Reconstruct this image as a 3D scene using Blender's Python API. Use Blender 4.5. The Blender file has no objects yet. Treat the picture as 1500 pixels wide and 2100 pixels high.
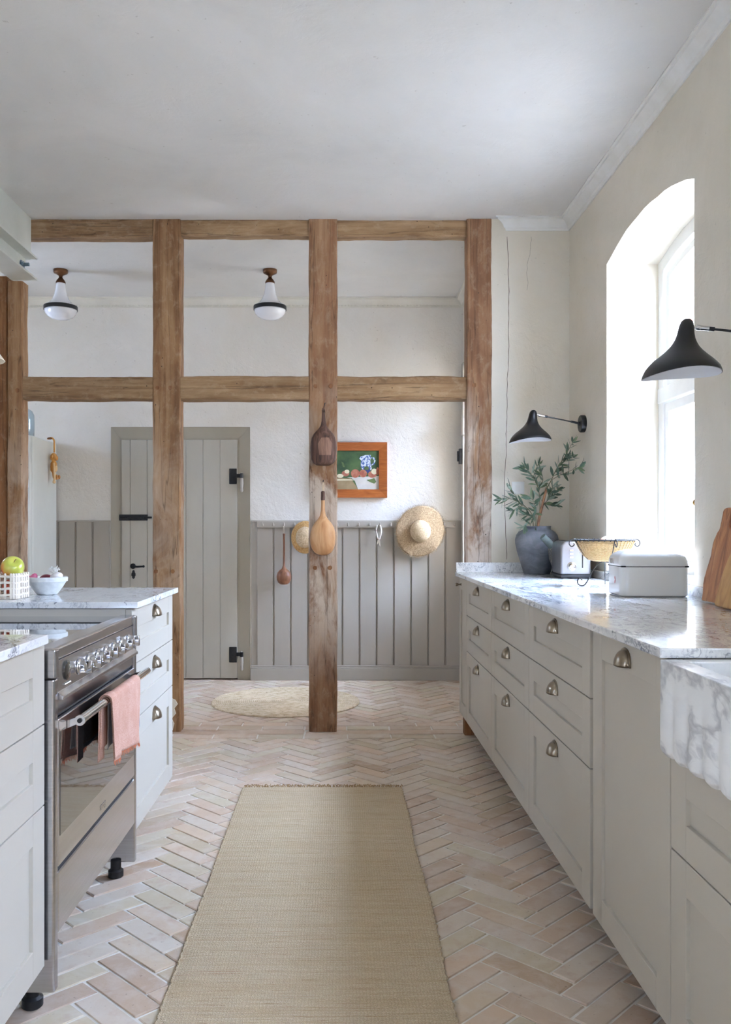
import bpy, bmesh, math, random
from mathutils import Vector, Matrix, noise
from mathutils.geometry import tessellate_polygon
R = math.radians; PI = math.pi
sc = bpy.context.scene; COL = sc.collection
random.seed(7)

# ---------------------------------------------------------------- camera
cam = bpy.data.cameras.new('camera'); co = bpy.data.objects.new('camera', cam); COL.objects.link(co)
co.location = (0, 0, 1.2); co.rotation_euler = (R(90), 0, 0)
cam.sensor_fit = 'AUTO'; cam.sensor_width = 36; cam.lens = 36*1785/2100
cam.shift_x = 54/2100; cam.shift_y = 35/2100; cam.clip_start = .05
sc.camera = co
# ---------------------------------------------------------------- world, light, exposure
W = bpy.data.worlds.new('world'); sc.world = W; W.use_nodes = True
bg = W.node_tree.nodes['Background']
wt = W.node_tree; wc = wt.nodes.new('ShaderNodeTexCoord'); wsx = wt.nodes.new('ShaderNodeSeparateXYZ'); wmr = wt.nodes.new('ShaderNodeMapRange')
wt.links.new(wc.outputs['Generated'], wsx.inputs[0]); wt.links.new(wsx.outputs[2], wmr.inputs[0])
wmr.inputs[1].default_value = 0; wmr.inputs[2].default_value = 1; wmr.inputs[3].default_value = 10; wmr.inputs[4].default_value = 43   # overcast: brighter towards the zenith
wt.links.new(wmr.outputs[0], bg.inputs[1]); bg.inputs[0].default_value = (.57, .745, 1.12, 1)
sun = bpy.data.lights.new('sun', 'SUN'); sun.energy = 14; sun.angle = R(.6); sun.color = (1, .98, .94)
so = bpy.data.objects.new('sun', sun); COL.objects.link(so); so.rotation_euler = Vector((.36, .36, -.86)).to_track_quat('-Z', 'Y').to_euler()   # from behind the house, onto the yard
vs = sc.view_settings
sc.display_settings.display_device = 'sRGB'
vs.view_transform = 'Standard'; vs.look = 'None'; vs.gamma = 1; vs.use_curve_mapping = False
vs.exposure = 1.72
cy = sc.cycles
cy.use_denoising = True; cy.max_bounces = 8; cy.diffuse_bounces = 5; cy.glossy_bounces = 4
cy.transmission_bounces = 6; cy.transparent_max_bounces = 8; cy.sample_clamp_indirect = 6
cy.caustics_reflective = False; cy.caustics_refractive = False
cy.use_adaptive_sampling = True; cy.adaptive_threshold = .03
def portal(x, y, z, sy, sz):
    l = bpy.data.lights.new('window_portal', 'AREA'); l.shape = 'RECTANGLE'; l.size = sz; l.size_y = sy
    l.cycles.is_portal = True
    o = bpy.data.objects.new('window_portal', l); COL.objects.link(o)
    o.location = (x, y, z); o.rotation_euler = (0, R(90), 0)
    return o
portal(1.80, 3.88, 1.80, 1.2, 1.75)
portal(1.80, .525, 1.80, .85, 1.75)
portal(1.80, -.90, 1.80, 1.2, 1.75)
portal(1.80, 6.37, 1.75, .95, 1.75)
p6 = portal(-3.65, 5.75, 2.1, .5, .6); p6.rotation_euler = (0, R(-90), 0)
p5 = portal(-1.9, -2.55, 1.7, .6, .8); p5.rotation_euler = (R(90), 0, 0); p5.data.size, p5.data.size_y = .6, .8

# ---------------------------------------------------------------- helpers
def srgb(r, g, b):
    f = lambda c: (c/255/12.92 if c <= 10.3 else ((c/255+.055)/1.055)**2.4)
    return (f(r), f(g), f(b), 1)
class N:
    def __init__(s, name):
        s.m = bpy.data.materials.new(name); s.m.use_nodes = True
        s.t = s.m.node_tree; s.b = s.t.nodes['Principled BSDF']; s.tc = s.n('ShaderNodeTexCoord')
    def n(s, ty, **k):
        x = s.t.nodes.new(ty)
        for a, v in k.items():
            if a.startswith('i_'): x.inputs[a[2:].replace('_', ' ')].default_value = v
            else: setattr(x, a, v)
        return x
    def l(s, a, b): s.t.links.new(a, b)
    def mp(s, scale=(1,1,1), rot=(0,0,0), loc=(0,0,0), src='Object'):
        m = s.n('ShaderNodeMapping'); s.l(s.tc.outputs[src], m.inputs[0])
        m.inputs['Scale'].default_value = scale; m.inputs['Rotation'].default_value = rot; m.inputs['Location'].default_value = loc
        return m.outputs[0]
    def noise(s, v, scale, detail=4, rough=.55, dist=0, out=0):
        x = s.n('ShaderNodeTexNoise'); x.inputs['Scale'].default_value = scale; x.inputs['Detail'].default_value = detail
        x.inputs['Roughness'].default_value = rough; x.inputs['Distortion'].default_value = dist
        s.l(v, x.inputs['Vector']); return x.outputs[out]
    def ramp(s, f, stops, interp='LINEAR'):
        x = s.n('ShaderNodeValToRGB'); r = x.color_ramp; r.interpolation = interp
        while len(r.elements) < len(stops): r.elements.new(.5)
        for e, (p, c) in zip(r.elements, stops):
            e.position = p; e.color = c if len(c) == 4 else (*c, 1)
        s.l(f, x.inputs[0]); return x.outputs[0]
    def val(s, f, a, b, lo=0., hi=1.):
        x = s.n('ShaderNodeMapRange'); x.inputs[1].default_value = a; x.inputs[2].default_value = b
        x.inputs[3].default_value = lo; x.inputs[4].default_value = hi; s.l(f, x.inputs[0]); return x.outputs[0]
    def mix(s, fac, a, b, mode='MIX'):
        x = s.n('ShaderNodeMix', data_type='RGBA', blend_type=mode)
        for i, v in ((0, fac), (6, a), (7, b)):
            if isinstance(v, (int, float)): x.inputs[i].default_value = v
            elif isinstance(v, tuple): x.inputs[i].default_value = v if len(v) == 4 else (*v, 1)
            else: s.l(v, x.inputs[i])
        return x.outputs[2]
    def math(s, op, a, b=0.):
        x = s.n('ShaderNodeMath', operation=op)
        for i, v in ((0, a), (1, b)):
            if isinstance(v, (int, float)): x.inputs[i].default_value = v
            else: s.l(v, x.inputs[i])
        return x.outputs[0]
    def bump(s, h, strength=.3, dist=.01):
        x = s.n('ShaderNodeBump'); x.inputs['Strength'].default_value = strength; x.inputs['Distance'].default_value = dist
        s.l(h, x.inputs['Height'])
        prev = s.b.inputs['Normal'].links
        if prev: s.l(prev[0].from_socket, x.inputs['Normal'])
        s.l(x.outputs[0], s.b.inputs['Normal'])
    def base(s, c):
        if isinstance(c, tuple): s.b.inputs['Base Color'].default_value = c if len(c) == 4 else (*c, 1)
        else: s.l(c, s.b.inputs['Base Color'])
        return s
    def set(s, rough=.5, metal=0., spec=None, coat=0., trans=0., ior=None):
        b = s.b.inputs; b['Roughness'].default_value = rough; b['Metallic'].default_value = metal
        if spec is not None: b['Specular IOR Level'].default_value = spec
        b['Coat Weight'].default_value = coat; b['Transmission Weight'].default_value = trans
        if ior: b['IOR'].default_value = ior
        return s
def pm(name, c1, c2=None, scale=6, stretch=(1,1,1), rough=.5, metal=0., bump=0., bscale=60, coat=0., spec=None, bd=.002, lo=.35, hi=.65):
    k = N(name)
    v = k.mp(stretch)
    if c2: k.base(k.ramp(k.noise(v, scale), [(lo, c1), (hi, c2)]))
    else: k.base(c1)
    k.set(rough, metal, spec, coat)
    if bump: k.bump(k.noise(v, bscale, 5), bump, bd)
    return k.m

def plaster(name, c1, c2, c3, b1=.35, b2=.25, rough=.85):
    k = N(name); v = k.mp()
    base = k.ramp(k.noise(v, 1.3, 6, .62, .6), [(.3, c1), (.52, c2), (.72, c3)])
    sp = k.val(k.noise(v, 38, 3), .70, .76)
    k.base(k.mix(k.math('MULTIPLY', sp, .35), base, srgb(150,138,118)))
    k.set(rough, spec=.25)
    k.bump(k.noise(v, 3.2, 7, .6, .4), b1, .03); k.bump(k.noise(v, 26, 6, .65, .8), b2, .006)
    rz = k.val(k.math('ABSOLUTE', k.math('SUBTRACT', k.noise(v, 5.5, 3, .5, 1.2), .5)), 0, .02, 0, 1)
    k.bump(rz, b1*.35, .004)
    return k.m
M = {}
M['wall'] = plaster('plaster_beige', srgb(217,208,189), srgb(225,216,199), srgb(231,223,208), .3, .25)
M['wall_back'] = plaster('plaster_cream_rough', srgb(230,223,211), srgb(236,230,220), srgb(241,236,228), .6, .6)
M['ceil'] = plaster('plaster_white', srgb(215,211,204), srgb(223,219,212), srgb(228,224,218), .22, .10)
M['crown'] = pm('crown_white', srgb(236,234,229), srgb(226,223,214), 6, rough=.6, bump=.15, bscale=30)
M['crown_cream'] = pm('crown_cream', srgb(232,227,213), srgb(224,218,203), 6, rough=.6, bump=.15, bscale=30)
M['paint'] = pm('paint_greige_wall', srgb(174,166,152), srgb(180,171,158), 4, (1,1,.3), .42, bump=.1, bscale=40)
M['cab'] = pm('paint_cabinet', srgb(192,184,169), srgb(195,187,172), 3, rough=.38)
M['dark'] = pm('dark_gap', srgb(40,36,32), rough=.8)
M['white'] = pm('white_paint', srgb(238,238,235), srgb(232,232,228), 8, rough=.35)
M['steelpaint'] = pm('beam_paint', srgb(214,214,203), srgb(206,206,194), 5, rough=.4)
M['black'] = pm('black_matte', srgb(22,22,24), rough=.38)
M['iron'] = pm('wrought_iron', srgb(20,20,22), srgb(36,35,35), 40, rough=.5, bump=.3, bscale=80)
M['steel'] = pm('steel', srgb(204,203,206), srgb(212,211,214), 3, (2,.3,90), .20, 1., bump=.03, bscale=8)
M['steel_soft'] = pm('steel_toaster', srgb(160,159,162), srgb(172,171,174), 8, rough=.30, metal=1.)
M['steel_dark'] = pm('steel_dark', srgb(184,183,186), srgb(194,193,196), 3, (2,.3,60), .22, 1.)
M['chrome'] = pm('chrome', srgb(215,215,216), rough=.08, metal=1.)
M['pewter'] = pm('pewter', srgb(128,116,100), srgb(165,152,132), 25, rough=.3, metal=1.)
M['brass'] = pm('brass', srgb(150,115,60), srgb(180,145,85), 25, rough=.3, metal=1.)
M['copperdark'] = pm('bronze', srgb(92,62,42), srgb(120,84,58), 20, rough=.35, metal=.9)
M['blackglass'] = pm('black_glass', srgb(16,15,15), rough=.03, coat=1., spec=.9)
M['ovenglass'] = pm('oven_glass', srgb(34,30,27), rough=.04, coat=1., spec=1.)
M['rubber'] = pm('rubber', srgb(18,18,20), rough=.5)
M['opal'] = pm('opal_glass', srgb(246,246,248), rough=.12, spec=.6)
M['enamel'] = pm('enamel_white', srgb(232,230,224), rough=.10, coat=.6)
M['ceramic'] = pm('ceramic_cream', srgb(238,228,212), srgb(228,216,198), 30, rough=.35, bump=.1)
M['bowl'] = pm('stoneware_white', srgb(222,224,222), srgb(208,210,208), 60, rough=.3, bump=.05)
M['red'] = pm('logo_red', srgb(170,40,40), rough=.4)
M['cream'] = pm('cream_shade', srgb(240,230,205), rough=.5)
M['fridge'] = pm('fridge_white', srgb(226,226,216), srgb(220,220,210), 3, rough=.3)
M['whiteshade'] = pm('shade_inside', srgb(240,242,246), rough=.5)

def oldwood(name, axis, dark, mid, light, pale=None, pz=(0, 2), amt=.8):
    k = N(name); st = [14, 14, 14]; st[axis] = .9; st = tuple(st)
    v = k.mp(st); u = k.mp()
    g = k.noise(v, 1.2, 8, .68, 1.1)
    base = k.ramp(g, [(.25, dark), (.47, mid), (.72, light)])
    s2 = [3, 3, 3]; s2[axis] = 1.1
    patch = k.noise(k.mp(tuple(s2)), 1.5, 5, .6, .5)
    base = k.mix(k.val(patch, .42, .68), base, k.mix(.5, base, mid, 'MULTIPLY'))
    base = k.mix(k.val(k.noise(k.mp(tuple(s2), loc=(3,5,1)), 2.2, 6, .65), .5, .7, 0, .45), base, light)
    if pale:
        sep = k.n('ShaderNodeSeparateXYZ'); k.l(u, sep.inputs[0])
        zf = k.val(sep.outputs[2], pz[1]+.12, pz[1]-.25, 0, 1)
        zf2 = k.val(sep.outputs[2], pz[0]-.25, pz[0]+.25, 0, 1)
        pn = k.val(k.noise(k.mp((3,3,1.3), loc=(2,2,2)), 1.6, 6, .65, .8), .40, .56)
        f = k.math('MULTIPLY', k.math('MULTIPLY', zf, zf2), pn)
        base = k.mix(k.math('MULTIPLY', f, amt), base, pale)
    holes = k.n('ShaderNodeTexVoronoi'); holes.inputs['Scale'].default_value = 17; k.l(u, holes.inputs['Vector'])
    hd = k.val(holes.outputs['Distance'], .035, .07)
    cr = [26, 26, 26]; cr[axis] = .9
    crn = k.val(k.math('ABSOLUTE', k.math('SUBTRACT', k.noise(k.mp(tuple(cr), loc=(9,1,4)), .55, 3, .5, .3), .5)), 0, .012)
    dk = k.math('MULTIPLY', hd, k.val(crn, 0, 1, .45, 1))
    base = k.mix(dk, srgb(52,34,22), base)
    kn = k.val(k.noise(k.mp(tuple([6 if q != axis else 2.6 for q in range(3)]), loc=(8,2,6)), 1.7, 6, .7, 1.4), .60, .74, 0, .55); base = k.mix(kn, base, dark)
    base = k.mix(k.val(k.noise(k.mp(tuple([5 if q != axis else 3 for q in range(3)]), loc=(1,9,3)), 5, 5, .7, .4), .52, .70, 0, .35), base, k.mix(.5, light, srgb(196,180,158)))
    k.base(base); k.set(.72, spec=.25)
    k.bump(g, .45, .006); k.bump(dk, .5, .004)
    return k.m
WD = (srgb(104,74,48), srgb(146,108,74), srgb(176,140,102))
M['postz'] = oldwood('old_timber_upright', 2, *WD, pale=srgb(205,188,168), pz=(.75, 1.75), amt=.45)
M['postz_pale'] = oldwood('old_timber_upright_pale', 2, srgb(100,68,46), srgb(146,106,76), srgb(174,138,104), pale=srgb(214,200,184), pz=(.52, 1.95), amt=.8)
M['postz_dark'] = oldwood('old_timber_upright_dark', 2, srgb(92,60,38), srgb(136,92,58), srgb(164,120,80))
M['postx'] = oldwood('old_timber_level', 0, srgb(104,78,54), srgb(150,118,84), srgb(186,156,120))
def finewood(name, c1, c2, c3, axis=2, rough=.4, sc_=1.):
    k = N(name); st = [9*sc_]*3; st[axis] = 1.1*sc_
    g = k.noise(k.mp(tuple(st)), 3, 7, .6, 1.4)
    k.base(k.ramp(g, [(.3, c1), (.5, c2), (.7, c3)])); k.set(rough, spec=.4); k.bump(g, .12, .002)
    return k.m
M['frame'] = finewood('cherry_frame', srgb(150,80,36), srgb(172,96,46), srgb(186,110,56), 0, .35)
M['gourd_dark'] = finewood('gourd_dark', srgb(58,40,34), srgb(92,64,52), srgb(120,88,74), 2, .55, 1.5)
M['gourd_scrape'] = finewood('gourd_scraped', srgb(92,66,54), srgb(134,100,82), srgb(156,120,100), 2, .6, 1.5)
M['gourd_light'] = finewood('gourd_light', srgb(176,120,74), srgb(206,154,106), srgb(226,182,136), 2, .4, .6)
M['gourd_red'] = finewood('gourd_red', srgb(100,64,44), srgb(138,92,66), srgb(160,112,84), 2, .4, 1.)
M['board_a'] = finewood('board_live_edge', srgb(126,74,44), srgb(176,116,72), srgb(200,146,96), 2, .45)
M['board_b'] = finewood('board_oak', srgb(170,122,70), srgb(196,150,94), srgb(208,164,108), 2, .45, .6)
M['toy'] = finewood('toy_teak', srgb(176,112,50), srgb(212,150,74), srgb(226,170,94), 2, .35)
M['toy_light'] = finewood('toy_limba', srgb(226,186,128), srgb(236,200,146), srgb(240,210,160), 2, .35)
def marble(name, rot=0., tint=1., vs_=1., soft=1.):
    k = N(name)
    v = k.mp((2.2*vs_, .9*vs_, 1.6*vs_), (0, 0, rot))
    w = k.noise(v, 2.0, 5, .6, 0, 1)
    a = k.n('ShaderNodeVectorMath', operation='MULTIPLY_ADD'); k.l(w, a.inputs[0]); a.inputs[1].default_value = (.9,.9,.9); k.l(v, a.inputs[2])
    def vein(sc_, wd, dist, loc):
        m = k.n('ShaderNodeMapping'); k.l(a.outputs[0], m.inputs[0]); m.inputs['Location'].default_value = loc
        f = k.noise(m.outputs[0], sc_, 7, .62, dist)
        return k.val(k.math('ABSOLUTE', k.math('SUBTRACT', f, .5)), 0, wd*soft, 1/soft**.5, 0)
    v1 = vein(1.3, .011, .5, (0,0,0)); v2 = vein(2.6, .020, .7, (4,2,1)); v3 = vein(5.5, .03, .5, (1,7,3))
    zone = k.val(k.noise(a.outputs[0], 1.1, 3), .42, .62)
    base = k.ramp(k.noise(a.outputs[0], 1.4, 6, .6), [(.25, srgb(222,224,226)), (.45, srgb(240,240,238)), (.75, srgb(244,243,240))])
    cloud = k.val(k.noise(a.outputs[0], 2.2, 7, .7, .5), .53, .72, 0, .6)
    base = k.mix(k.math('MULTIPLY', cloud, zone), base, srgb(150,154,162))
    och = k.val(k.noise(a.outputs[0], 3.1, 4, .6), .62, .74, 0, .34*tint)
    base = k.mix(k.math('MULTIPLY', och, zone), base, srgb(196,166,122))
    base = k.mix(k.math('MULTIPLY', v3, k.math('MULTIPLY', zone, .55)), base, srgb(140,144,152))
    base = k.mix(k.math('MULTIPLY', v2, k.val(zone, 0, 1, .12, .8)), base, srgb(118,122,132))
    base = k.mix(k.math('MULTIPLY', v1, .85), base, srgb(96,98,108))
    k.base(base); k.set(.08, spec=.5)
    return k.m
M['marble'] = marble('marble_worktop', .5)
M['marble2'] = marble('marble_island', 1.0, .4)
M['marble_sink'] = marble('marble_sink', .5, .1, .62, 3.2); M['marble_sink'].node_tree.nodes['Principled BSDF'].inputs['Roughness'].default_value = .35

def glassmat(name, tint=(1,1,1,1), refl=.06):
    m = bpy.data.materials.new(name); m.use_nodes = True; t = m.node_tree; t.nodes.clear()
    o = t.nodes.new('ShaderNodeOutputMaterial'); mx = t.nodes.new('ShaderNodeMixShader')
    tr = t.nodes.new('ShaderNodeBsdfTransparent'); gl = t.nodes.new('ShaderNodeBsdfGlossy'); lw = t.nodes.new('ShaderNodeLayerWeight'); pw = t.nodes.new('ShaderNodeMath'); pw.operation = 'POWER'; pw.inputs[1].default_value = 4; fr = t.nodes.new('ShaderNodeMapRange'); fr.inputs[3].default_value = .05; fr.inputs[4].default_value = .85
    t.links.new(lw.outputs['Facing'], pw.inputs[0]); t.links.new(pw.outputs[0], fr.inputs[0]); gl.inputs['Roughness'].default_value = .02; tr.inputs[0].default_value = tint
    t.links.new(fr.outputs[0], mx.inputs[0]); t.links.new(tr.outputs[0], mx.inputs[1]); t.links.new(gl.outputs[0], mx.inputs[2])
    t.links.new(mx.outputs[0], o.inputs[0]); return m
M['pane'] = glassmat('window_pane'); M['bottle'] = glassmat('bottle_glass', (.88,.93,.96,1))

# --- mesh helpers
WORLD = set()   # empties whose children are modelled in room coordinates
def finish(name, bm, m, parent=None, bevel=0., smooth=None, solid=0., sub=0, segs=2):
    bmesh.ops.recalc_face_normals(bm, faces=bm.faces[:])
    me = bpy.data.meshes.new(name); bm.to_mesh(me); bm.free()
    for x in (m if isinstance(m, (list, tuple)) else [m]): me.materials.append(x)
    o = bpy.data.objects.new(name, me); COL.objects.link(o)
    if parent:
        o.parent = parent
        if parent.type == 'EMPTY' and parent.name in WORLD: o.matrix_parent_inverse = Matrix.Translation(-Vector(parent.location))
    if smooth is not None:
        me.shade_smooth()
        if smooth < 180: me.set_sharp_from_angle(angle=R(smooth))
    if solid:
        s = o.modifiers.new('s', 'SOLIDIFY'); s.thickness = solid; s.offset = 0
    if sub:
        s = o.modifiers.new('u', 'SUBSURF'); s.levels = sub; s.render_levels = sub
    if bevel:
        b = o.modifiers.new('b', 'BEVEL'); b.width = bevel; b.segments = segs; b.limit_method = 'ANGLE'; b.angle_limit = R(40)
    return o
def thing(name, label, cat, loc=(0,0,0), group=None, rot=None, world=True):
    o = bpy.data.objects.new(name, None); COL.objects.link(o); o.location = loc; o.empty_display_size = .05
    if rot: o.rotation_euler = rot
    elif world: WORLD.add(o.name)
    return tag(o, label, cat, group)
def tag(o, label=None, cat=None, group=None, kind=None):
    if label: o['label'] = label
    if cat: o['category'] = cat
    if group: o['group'] = group
    if kind: o['kind'] = kind
    return o
def struct(o, label, cat): return tag(o, label, cat, kind='structure')
def copytree(o, parent=None):
    c = o.copy(); COL.objects.link(c)
    if parent: c.parent = parent; c.matrix_parent_inverse = o.matrix_parent_inverse.copy()
    for ch in list(o.children): copytree(ch, c)
    return c
def B(): return bmesh.new()
def box(bm, x0, x1, y0, y1, z0, z1, mi=0):
    vs_ = [bm.verts.new((x, y, z)) for x in (x0, x1) for y in (y0, y1) for z in (z0, z1)]
    for q in ((0,1,3,2), (4,6,7,5), (0,4,5,1), (2,3,7,6), (0,2,6,4), (1,5,7,3)):
        f = bm.faces.new([vs_[i] for i in q]); f.material_index = mi
    return vs_
def grid(bm, pts, closed_u=False, closed_v=False, mi=0):
    vv = [[bm.verts.new(p) for p in row] for row in pts]; nu = len(vv); nv = len(vv[0])
    for i in range(nu if closed_u else nu-1):
        for j in range(nv if closed_v else nv-1):
            f = bm.faces.new((vv[i][j], vv[(i+1)%nu][j], vv[(i+1)%nu][(j+1)%nv], vv[i][(j+1)%nv])); f.material_index = mi
    return vv
def lathe(bm, prof, seg=32, c=(0,0,0), mi=0, caps=True, mat=None):
    pts = []
    for r, z in prof:
        row = []
        for k in range(seg):
            a = 2*PI*k/seg; p = Vector((r*math.cos(a), r*math.sin(a), z))
            if mat: p = mat @ p
            row.append(p + Vector(c))
        pts.append(row)
    vv = grid(bm, pts, False, True, mi)
    if caps:
        for row in (vv[0], vv[-1]):
            f = bm.faces.new(row); f.material_index = mi
    return vv
def tube(bm, pts, r, seg=8, mi=0, caps=True, closed=False):
    pts = [Vector(p) for p in pts]; n = len(pts); rows = []
    rr = r if isinstance(r, (list, tuple)) else [r]*n
    up = Vector((0,0,1))
    for i, p in enumerate(pts):
        if closed: t = pts[(i+1)%n]-pts[i-1]
        else: t = (pts[min(i+1, n-1)]-pts[max(i-1, 0)])
        t = t.normalized() if t.length > 1e-9 else Vector((0,0,1))
        if i == 0: a = t.orthogonal().normalized()
        else:
            a = (a - t*a.dot(t)); a = a.normalized() if a.length > 1e-6 else t.orthogonal().normalized()
        b = t.cross(a)
        rows.append([p+(a*math.cos(2*PI*k/seg)+b*math.sin(2*PI*k/seg))*rr[i] for k in range(seg)])
    vv = grid(bm, rows, closed, True, mi)
    if caps and not closed:
        for row in (vv[0], vv[-1]): bm.faces.new(row).material_index = mi
def spline(pts, n=8):
    pts = [Vector(p) for p in pts]; out = []
    for i in range(len(pts)-1):
        p0 = pts[max(i-1, 0)]; p1 = pts[i]; p2 = pts[i+1]; p3 = pts[min(i+2, len(pts)-1)]
        for k in range(n):
            t = k/n
            out.append(.5*((2*p1)+(-p0+p2)*t+(2*p0-5*p1+4*p2-p3)*t*t+(-p0+3*p1-3*p2+p3)*t*t*t))
    out.append(pts[-1]); return out
def prism(bm, poly, mapf, mi=0):
    """poly: 2D points; mapf(u, v, k) -> 3D for k = 0 / 1"""
    a = [bm.verts.new(mapf(u, v, 0)) for u, v in poly]; b = [bm.verts.new(mapf(u, v, 1)) for u, v in poly]
    n = len(poly); fs = [bm.faces.new(a), bm.faces.new(b[::-1])]
    for i in range(n): fs.append(bm.faces.new((a[i], a[(i+1)%n], b[(i+1)%n], b[i])))
    for f in fs: f.material_index = mi
def ball(bm, c, r, seg=20, sq=(1,1,1), mi=0, rot=None):
    prof = [(max(math.sin(PI*i/12), .004), -math.cos(PI*i/12)) for i in range(13)]
    m = Matrix.Diagonal((r*sq[0], r*sq[1], r*sq[2]))
    if rot is not None: m = rot @ m
    return lathe(bm, prof, seg, c, mi, True, m)
def mb(name, m, parent, *boxes, bevel=.0015, **k):
    bm = B()
    for q in boxes: box(bm, *q)
    return finish(name, bm, m, parent, bevel, **k)
def at(px, py, Y): return Vector(((px-696)/1785*Y, Y, 1.2-(py-1085)/1785*Y))

# ================================================================ SETTING
H = 3.035; XR = 1.362; YB = 6.93; YP = 5.15; XL = -3.3; YN = -2.2; XH = .985
# --- floor
def brickmat():
    k = N('terracotta_bricks'); v = k.mp()
    g = k.n('ShaderNodeNewGeometry'); rnd = g.outputs['Random Per Island']
    c = k.ramp(rnd, [(0, srgb(206,184,164)), (.2, srgb(216,200,180)), (.4, srgb(196,170,146)), (.6, srgb(216,190,164)), (.8, srgb(208,194,166)), (1, srgb(190,160,132))])
    st = k.noise(v, 9, 6, .65, .5)
    c = k.mix(k.val(st, .45, .72, 0, .6), c, srgb(224,214,202))
    c = k.mix(k.val(k.noise(v, 14, 5, .6), .55, .72, 0, .45), c, srgb(192,152,126))
    c = k.mix(k.val(k.noise(v, 55, 3, .6), .66, .74, 0, .5), c, srgb(128,100,80))
    k.base(c); k.set(.5, spec=.35); k.bump(k.noise(v, 40, 6, .6), .22, .003); k.bump(st, .3, .006)
    return k.m
M['brick'] = brickmat()
M['mortar'] = pm('mortar', srgb(236,230,220), srgb(222,214,202), 20, rough=.9, bump=.4, bscale=90)
def clip(poly, a, b, c):            # keep a*x+b*y <= c
    out = []
    for i in range(len(poly)):
        p, q = poly[i], poly[(i+1) % len(poly)]
        dp, dq = a*p[0]+b*p[1]-c, a*q[0]+b*q[1]-c
        if dp <= 0: out.append(p)
        if dp*dq < 0:
            t = dp/(dp-dq); out.append((p[0]+(q[0]-p[0])*t, p[1]+(q[1]-p[1])*t))
    return out
def make_floor():
    bm = B()
    box(bm, XL-.2, 1.9, YN-.2, YB+.2, -.12, -.004, 0)
    rnd = random.Random(3)
    def brick(poly):
        if len(poly) < 3: return
        ar = abs(sum(poly[i][0]*poly[(i+1)%len(poly)][1]-poly[(i+1)%len(poly)][0]*poly[i][1] for i in range(len(poly))))/2
        if ar < .0006: return
        cx = sum(p[0] for p in poly)/len(poly); cyy = sum(p[1] for p in poly)/len(poly)
        z = rnd.uniform(-.0013, .0013); tx, ty = rnd.uniform(-.008,.008), rnd.uniform(-.008,.008)
        lo, hi, mid = [], [], []
        for x, y in poly:
            x += rnd.uniform(-.0018,.0018); y += rnd.uniform(-.0018,.0018)
            dx, dy = x-cx, y-cyy; d = math.hypot(dx, dy) or 1
            h = z+tx*dx+ty*dy
            lo.append(bm.verts.new((x, y, -.006))); mid.append(bm.verts.new((x, y, h-.0022)))
            hi.append(bm.verts.new((x-dx/d*.0035, y-dy/d*.0035, h)))
        n = len(poly)
        bm.faces.new(hi).material_index = 1
        for i in range(n):
            j = (i+1) % n
            bm.faces.new((mid[i], mid[j], hi[j], hi[i])).material_index = 1
            bm.faces.new((lo[i], lo[j], mid[j], mid[i])).material_index = 1
    L, Wd, g = .2520, .0765, .0042
    c, s = math.cos(PI/4), math.sin(PI/4)
    def rot(x, y): return (x*c-y*s-.09, x*s+y*c+1.0)
    for m_ in range(-16, 16):
        for k_ in range(-110, 110):
            ox, oy = k_*Wd+m_*L, k_*Wd-m_*L
            for q in ((ox, ox+L, oy, oy+Wd), (ox, ox+Wd, oy+Wd, oy+Wd+L)):
                p = [rot(q[0]+g, q[2]+g), rot(q[1]-g, q[2]+g), rot(q[1]-g, q[3]-g), rot(q[0]+g, q[3]-g)]
                mx = sum(a[0] for a in p)/4; my = sum(a[1] for a in p)/4
                if not (XL-.1 < mx < 1.45 and YN-.1 < my < YB+.12): continue
                brick(clip(p, 0, 1, 4.99)); brick(clip(p, 0, -1, -5.41))
    for r_ in range(4):
        y = 4.995+r_*.1045; x = XL+rnd.uniform(0, .2)
        while x < 1.3:
            w = rnd.uniform(.24, .27) if r_ != 1 else rnd.uniform(.7, 1.2)
            brick([(x+g, y+g), (x+w-g, y+g), (x+w-g, y+.1045-g), (x+g, y+.1045-g)]); x += w
    struct(finish('floor', bm, [M['mortar'], M['brick']]), 'pale terracotta brick floor laid in herringbone', 'floor')
make_floor()

# --- walls with holes
def wallx(name, xi, xo, y0, y1, z0, z1, holes, m, label, axis=0):
    """slab between xi and xo (along X if axis == 0, along Y if axis == 1) with polygon holes"""
    bm = B(); P3 = (lambda t, u, w: Vector((t, u, w))) if axis == 0 else (lambda t, u, w: Vector((u, t, w)))
    outer = [(y0, z0), (y1, z0), (y1, z1), (y0, z1)]
    loops = [outer]+holes; flat = [p for l in loops for p in l]
    tris = tessellate_polygon([[Vector((p[0], p[1], 0)) for p in l] for l in loops])
    sets = []
    for t in (xi, xo):
        vv = [bm.verts.new(P3(t, *p)) for p in flat]; sets.append(vv)
        for q in tris:
            try: bm.faces.new([vv[i] for i in q])
            except ValueError: pass
    i0 = 0
    for l in loops:
        n = len(l)
        for i in range(n):
            a, b = i0+i, i0+(i+1) % n
            bm.faces.new((sets[0][a], sets[0][b], sets[1][b], sets[1][a]))
        i0 += n
    return struct(finish(name, bm, m, smooth=30), label, 'wall')
def archhole(y0, y1, z0, zs, rise, n=14, jit=.004, seed=1):
    rnd = random.Random(seed); pts = [(y0, z0), (y1, z0)]
    for i in range(1, 7): pts.append((y1+rnd.uniform(-jit, jit), z0+(zs-z0)*i/7))
    half = (y1-y0)/2; rad = (half*half+rise*rise)/(2*rise); a0 = math.asin(half/rad); yc = (y0+y1)/2; zc = zs+rise-rad
    for i in range(n+1):
        a = a0-2*a0*i/n; j = rnd.uniform(-jit, jit)
        pts.append((yc+(rad+j)*math.sin(a), zc+(rad+j)*math.cos(a)))
    for i in range(6, 0, -1): pts.append((y0+rnd.uniform(-jit, jit), z0+(zs-z0)*i/7))
    return pts
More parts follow.
